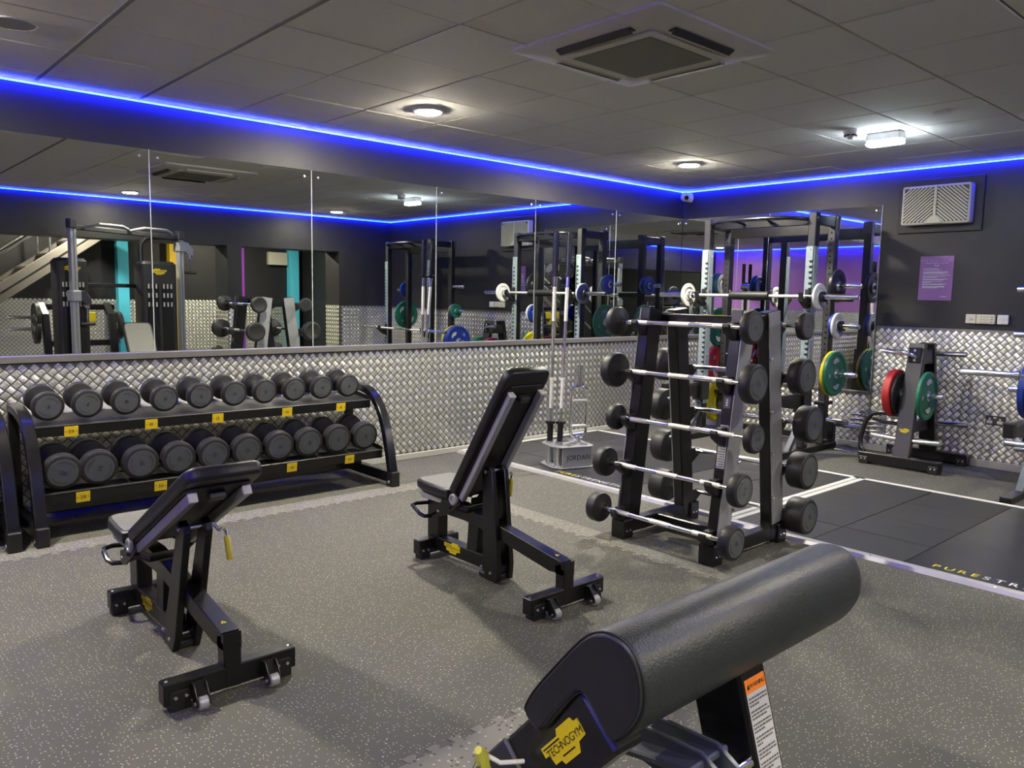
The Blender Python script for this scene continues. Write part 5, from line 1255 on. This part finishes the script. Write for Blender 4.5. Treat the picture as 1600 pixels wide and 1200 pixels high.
# staircase
t_ = thing('staircase', 'open steel staircase with handrails seen at the left of the long mirror', 'staircase', (-5.4, -8.3, 0))
S0 = Vector((-7.2, 0, 0.10)); S1 = Vector((-3.7, 0, 2.62)); dS = (S1-S0)
for y in (-7.95, -8.75):
    b = MB(); b.beam((S0.x, y, S0.z), (S1.x, y, S1.z), 0.05, 0.24, (0, 0, 1), 0.005); st = b.build('stringer', M['stair'], t_)
    b = MB(); b.beam((S0.x, y+0.027, S0.z), (S1.x, y+0.027, S1.z), 0.004, 0.02, (0, 0, 1), 0.001); b.build('stringer_groove', M['print_black'], st)
    for h in (0.55, 0.95):
        b = MB(); b.cyl((S0.x, y, S0.z+h), (S1.x-0.9, y, S1.z+h-0.648), 0.02, n=10); b.build('handrail', M['steel'], t_)
    for k in range(4):
        q = S0+dS*(0.08+0.2*k); b = MB(); b.cyl((q.x, y, q.z), (q.x, y, q.z+0.95), 0.016, n=8); b.build('baluster', M['steel'], t_)
for k in range(12):
    q = S0+dS*((k+0.5)/12); b = MB(); b.box((q.x-0.13, -8.73, q.z+0.03), (q.x+0.13, -7.97, q.z+0.065), 0.004); b.build('stair_tread', M['stair'], t_)
# cable machine
CA = Vector((-5.14, -5.30, 0)); CB = Vector((-3.69, -5.76, 0)); cd = (CB-CA).normalized(); cn = Vector((cd.y, -cd.x, 0))
t_ = thing('cable_machine', 'tall twin cable machine with silver columns seen at the left of the mirror', 'cable machine', tuple((CA+CB)/2))
for k, c in enumerate((CA, CB)):
    zt = 2.27 if k == 0 else 2.235
    b = MB()
    for q in (-0.022, 0.022): b.beam(c+cd*q, c+cd*q+Vector((0, 0, zt-0.10)), 0.036, 0.07, tuple(cn), 0.006)
    b.beam(c, c+Vector((0, 0, zt-0.11)), 0.012, 0.05, tuple(cn), 0.002); b.build('column', M['silver'], t_)
    b = MB(); b.beam(c+Vector((0, 0, zt-0.12)), c+Vector((0, 0, zt)), 0.10, 0.10, tuple(cn), 0.012); b.build('column_head', M['dark_paint'], t_)
    zc = 1.33 if k == 0 else 2.02
    b = MB(); b.beam(c+Vector((0, 0, zc-0.07)), c+Vector((0, 0, zc+0.07)), 0.12, 0.13, tuple(cn), 0.012); cr = b.build('carriage', M['silver'], t_)
    sg = 1
    b = MB(); mm = axes(c+cd*0.06+Vector((0, 0, zc))-cn*0.0, tuple(cd), (0, 0, 1), tuple(cd.cross(Vector((0, 0, 1))))); b.prism([(0, 0.07), (0.07, 0.065), (0.15, -0.03), (0.15, -0.10), (0.10, -0.13), (0.06, -0.10), (0, -0.04)], -0.02, 0.02, mm, 0.005); b.build('pulley_arm', M['dark_paint'] if k == 0 else M['silver'], cr)
    hp = c+cd*0.16+Vector((0, 0, zc-0.15))
    b = MB(); b.cyl(hp+Vector((0, 0, 0.04)), hp-Vector((0, 0, 0.18)), 0.008, n=8); b.lathe([(0, -0.03), (0.03, -0.02), (0.03, 0.02), (0, 0.03)], TR(tuple(hp+Vector((0, 0, 0.02)))), 12); hd = b.build('cable', M['chrome'], cr)
    b = MB(); b.cyl(hp-cd*0.09-Vector((0, 0, 0.20)), hp+cd*0.09-Vector((0, 0, 0.20)), 0.020, n=10); b.build('handle_grip', M['black_plastic'], hd)
    # shrouded weight stack
    tc = c+cd*(0.02 if k == 0 else -0.40)-Vector((0, 0.28 if k == 0 else -0.02, 0))
    tc.z = 0
    tw = 0.36 if k == 0 else 0.46
    mm = axes(tc, (1, 0, 0), (0, 1, 0), (0, 0, 1))
    b = MB(); b.prism(rrect(tw, 0.34, 0.05, 4), 0.05, 1.80, mm, 0.04); tw_ = b.build('weight_stack_shroud', M['black_plastic'], t_)
    b = MB(); b.box((tc.x-tw*0.36, tc.y+0.171, 0.35), (tc.x+tw*0.36, tc.y+0.176, 1.50), 0.002); b.build('stack_window', M['black_gloss'], tw_)
    b = MB(); b.box((tc.x-0.018, tc.y+0.177, 0.35), (tc.x+0.018, tc.y+0.180, 1.52), 0.001); b.build('guide_slot', M['print_black'], tw_)
    b = MB()
    for r_ in range(3):
        for c_ in range(7):
            if c_ == 3: continue
            x = tc.x+(c_-3)*tw*0.105; b.box((x-0.010, tc.y+0.1765, 1.20+0.12*r_), (x+0.010, tc.y+0.178, 1.26+0.12*r_))
    b.build('stack_labels', M['paper'], tw_, 0)
    badge(tw_, axes((tc.x, tc.y+0.172, 1.66), (-1, 0, 0), (0, 0, 1), (0, 1, 0)), 0.18)
    b = MB(); b.box((tc.x-tw/2-0.04, tc.y-0.17, 0), (tc.x+tw/2+0.04, tc.y+0.45, 0.05), 0.006); b.build('base', M['black'], t_)
b = MB(); b.beam(CA+Vector((0, 0, 2.17)), CB+Vector((0, 0, 2.145)), 0.06, 0.06, (0, 0, 1), 0.008); b.build('top_beam', M['dark_paint'], t_)
for (a, e) in ((0.10, 0.50), (0.50, 0.92)):
    L_ = (CB-CA).length; pts = []
    for (u, o, z) in ((a, 0.03, 2.17), (a+0.03, 0.10, 2.19), (a+0.10, 0.18, 2.215), (e-0.10, 0.18, 2.215), (e-0.03, 0.10, 2.19), (e, 0.03, 2.17)):
        pts.append(CA+cd*(L_*u)+Vector((0, o, z)))
    b = MB(); b.tube(pts, 0.02, 10); b.build('pull_up_bar', M['silver'], t_)
b = MB(); b.beam(CA+Vector((0.1, -0.28, 1.47)), CB+Vector((-0.4, 0.0, 1.47)), 0.05, 0.05, (0, 0, 1), 0.006); b.build('stack_link', M['black'], t_)
b = MB(); b.tube([CB+Vector((-0.52, 0.0, 1.75)), CB+Vector((-0.52, 0.0, 2.02)), CB+Vector((-0.46, 0.0, 2.10)), CB+Vector((-0.36, 0, 2.13)), CB+Vector((-0.02, 0, 2.13))], 0.032, 10); b.build('arched_tube', M['black'], t_)
# plate loaded press behind it
t_ = thing('chest_press', 'black plate loaded press with yellow seat backs seen through the cable machine in the mirror', 'machine', (-4.75, -7.1, 0))
px_, py_ = -4.75, -7.1
for s_ in (-0.42, 0.42):
    b = MB(); b.sweep([(px_+s_, py_-0.4, 0.03), (px_+s_, py_+0.45, 0.03), (px_+s_, py_+0.5, 0.3), (px_+s_, py_+0.35, 1.05), (px_+s_, py_+0.1, 1.18)], (1, 0, 0), 0.09, 0.10); b.build('side_frame', M['black'], t_)
b = MB(); b.box((px_-0.52, py_+0.05, 1.12), (px_+0.52, py_+0.16, 1.20), 0.01); b.build('cross_beam', M['black_gloss'], t_)
b = MB(); b.prism([(-0.24, 0.95), (0.24, 0.95), (0.24, 1.09), (0.10, 1.09), (0.0, 0.99), (-0.10, 1.09), (-0.24, 1.09)], 0, 0.05, axes((px_, py_+0.22, 0), (-1, 0, 0), (0, 0, 1), (0, 1, 0)), 0.006); b.build('seat_back', M['yellow_plate'], t_)
b = MB(); b.prism([(-0.14, 0.78), (0.14, 0.78), (0.08, 0.93), (-0.08, 0.93)], 0, 0.05, axes((px_, py_+0.22, 0), (-1, 0, 0), (0, 0, 1), (0, 1, 0)), 0.006); b.build('seat_panel', M['yellow_plate'], t_)
b = MB(); b.box((px_-0.42, py_+0.30, 0.62), (px_+0.42, py_+0.38, 0.70), 0.006); b.build('lower_beam', M['black'], t_)
for (s_, z) in ((-1, 0.86), (-1, 1.02), (1, 0.9)):
    b = MB(); b.cyl((px_+s_*0.40, py_+0.32, z), (px_+s_*0.86, py_+0.32, z), 0.025, n=12, b=0.005); b.build('plate_horn', M['chrome'], t_)
for k, (s_, z) in enumerate(((-1, 0.86), (-1, 1.02), (1, 0.9))):
    wplate((px_+s_*0.50, py_+0.32, z), (s_, 0, 0), 0.40, 0.05, 'plate_black', 'bumper', None, ['black weight plate on the lower left horn of the press seen in the mirror', 'black weight plate on the upper left horn of the press seen in the mirror', 'black weight plate on the right horn of the press seen in the mirror'][k])
# treadmill at the far left of the mirror
t_ = thing('treadmill', 'black treadmill with a lit console seen at the far left of the mirror', 'treadmill', (-6.35, -8.9, 0))
b = MB(); b.box((-7.0, -9.2, 0.05), (-5.7, -8.85, 0.22), 0.03); b.build('deck', M['black_plastic'], t_)
for y in (-9.18, -8.87):
    b = MB(); b.sweep([(-5.9, y, 0.1), (-5.75, y, 0.95), (-5.80, y, 1.08), (-6.2, y, 1.10)], (0, 1, 0), 0.06, 0.07); b.build('upright', M['dark_paint'], t_)
b = MB(); b.box((-5.82, -9.2, 1.05), (-5.70, -8.85, 1.42), 0.02); cs = b.build('console', M['black_plastic'], t_)
b = MB(); b.box((-5.86, -9.16, 1.18), (-5.82, -8.89, 1.36), 0.003); b.build('screen', emit('console_screen', (0.25, 0.35, 0.75), 0.9), cs)
# wall unit on the outer wall
t_ = thing('ventilation_unit', 'cream ventilation unit on the outer wall seen in the mirror by the cyan pilaster', 'ventilation unit', (-0.5, YB, 2.0))
b = MB(); b.box((-0.78, YB, 1.95), (-0.38, YB+0.10, 2.2), 0.01); b.build('housing', M['cream'], t_)
# smith style frame against the purple wall, seen doubly reflected
t_ = thing('rig_frame', 'black training rig against the purple wall seen only through both mirrors', 'rig', (-9.3, -4.4, 0))
for y in (-3.9, -4.9):
    b = MB(); b.box((-9.34, y-0.035, 0), (-9.27, y+0.035, 1.85), 0.006); b.build('post', M['black'], t_)
b = MB(); b.cyl((-9.3, -5.0, 1.72), (-9.3, -3.8, 1.72), 0.03, n=12); b.build('cross_bar', M['chrome'], t_)
b = MB(); b.cyl((-9.3, -5.0, 1.45), (-9.3, -3.8, 1.45), 0.025, n=12); b.build('lower_bar', M['black'], t_)
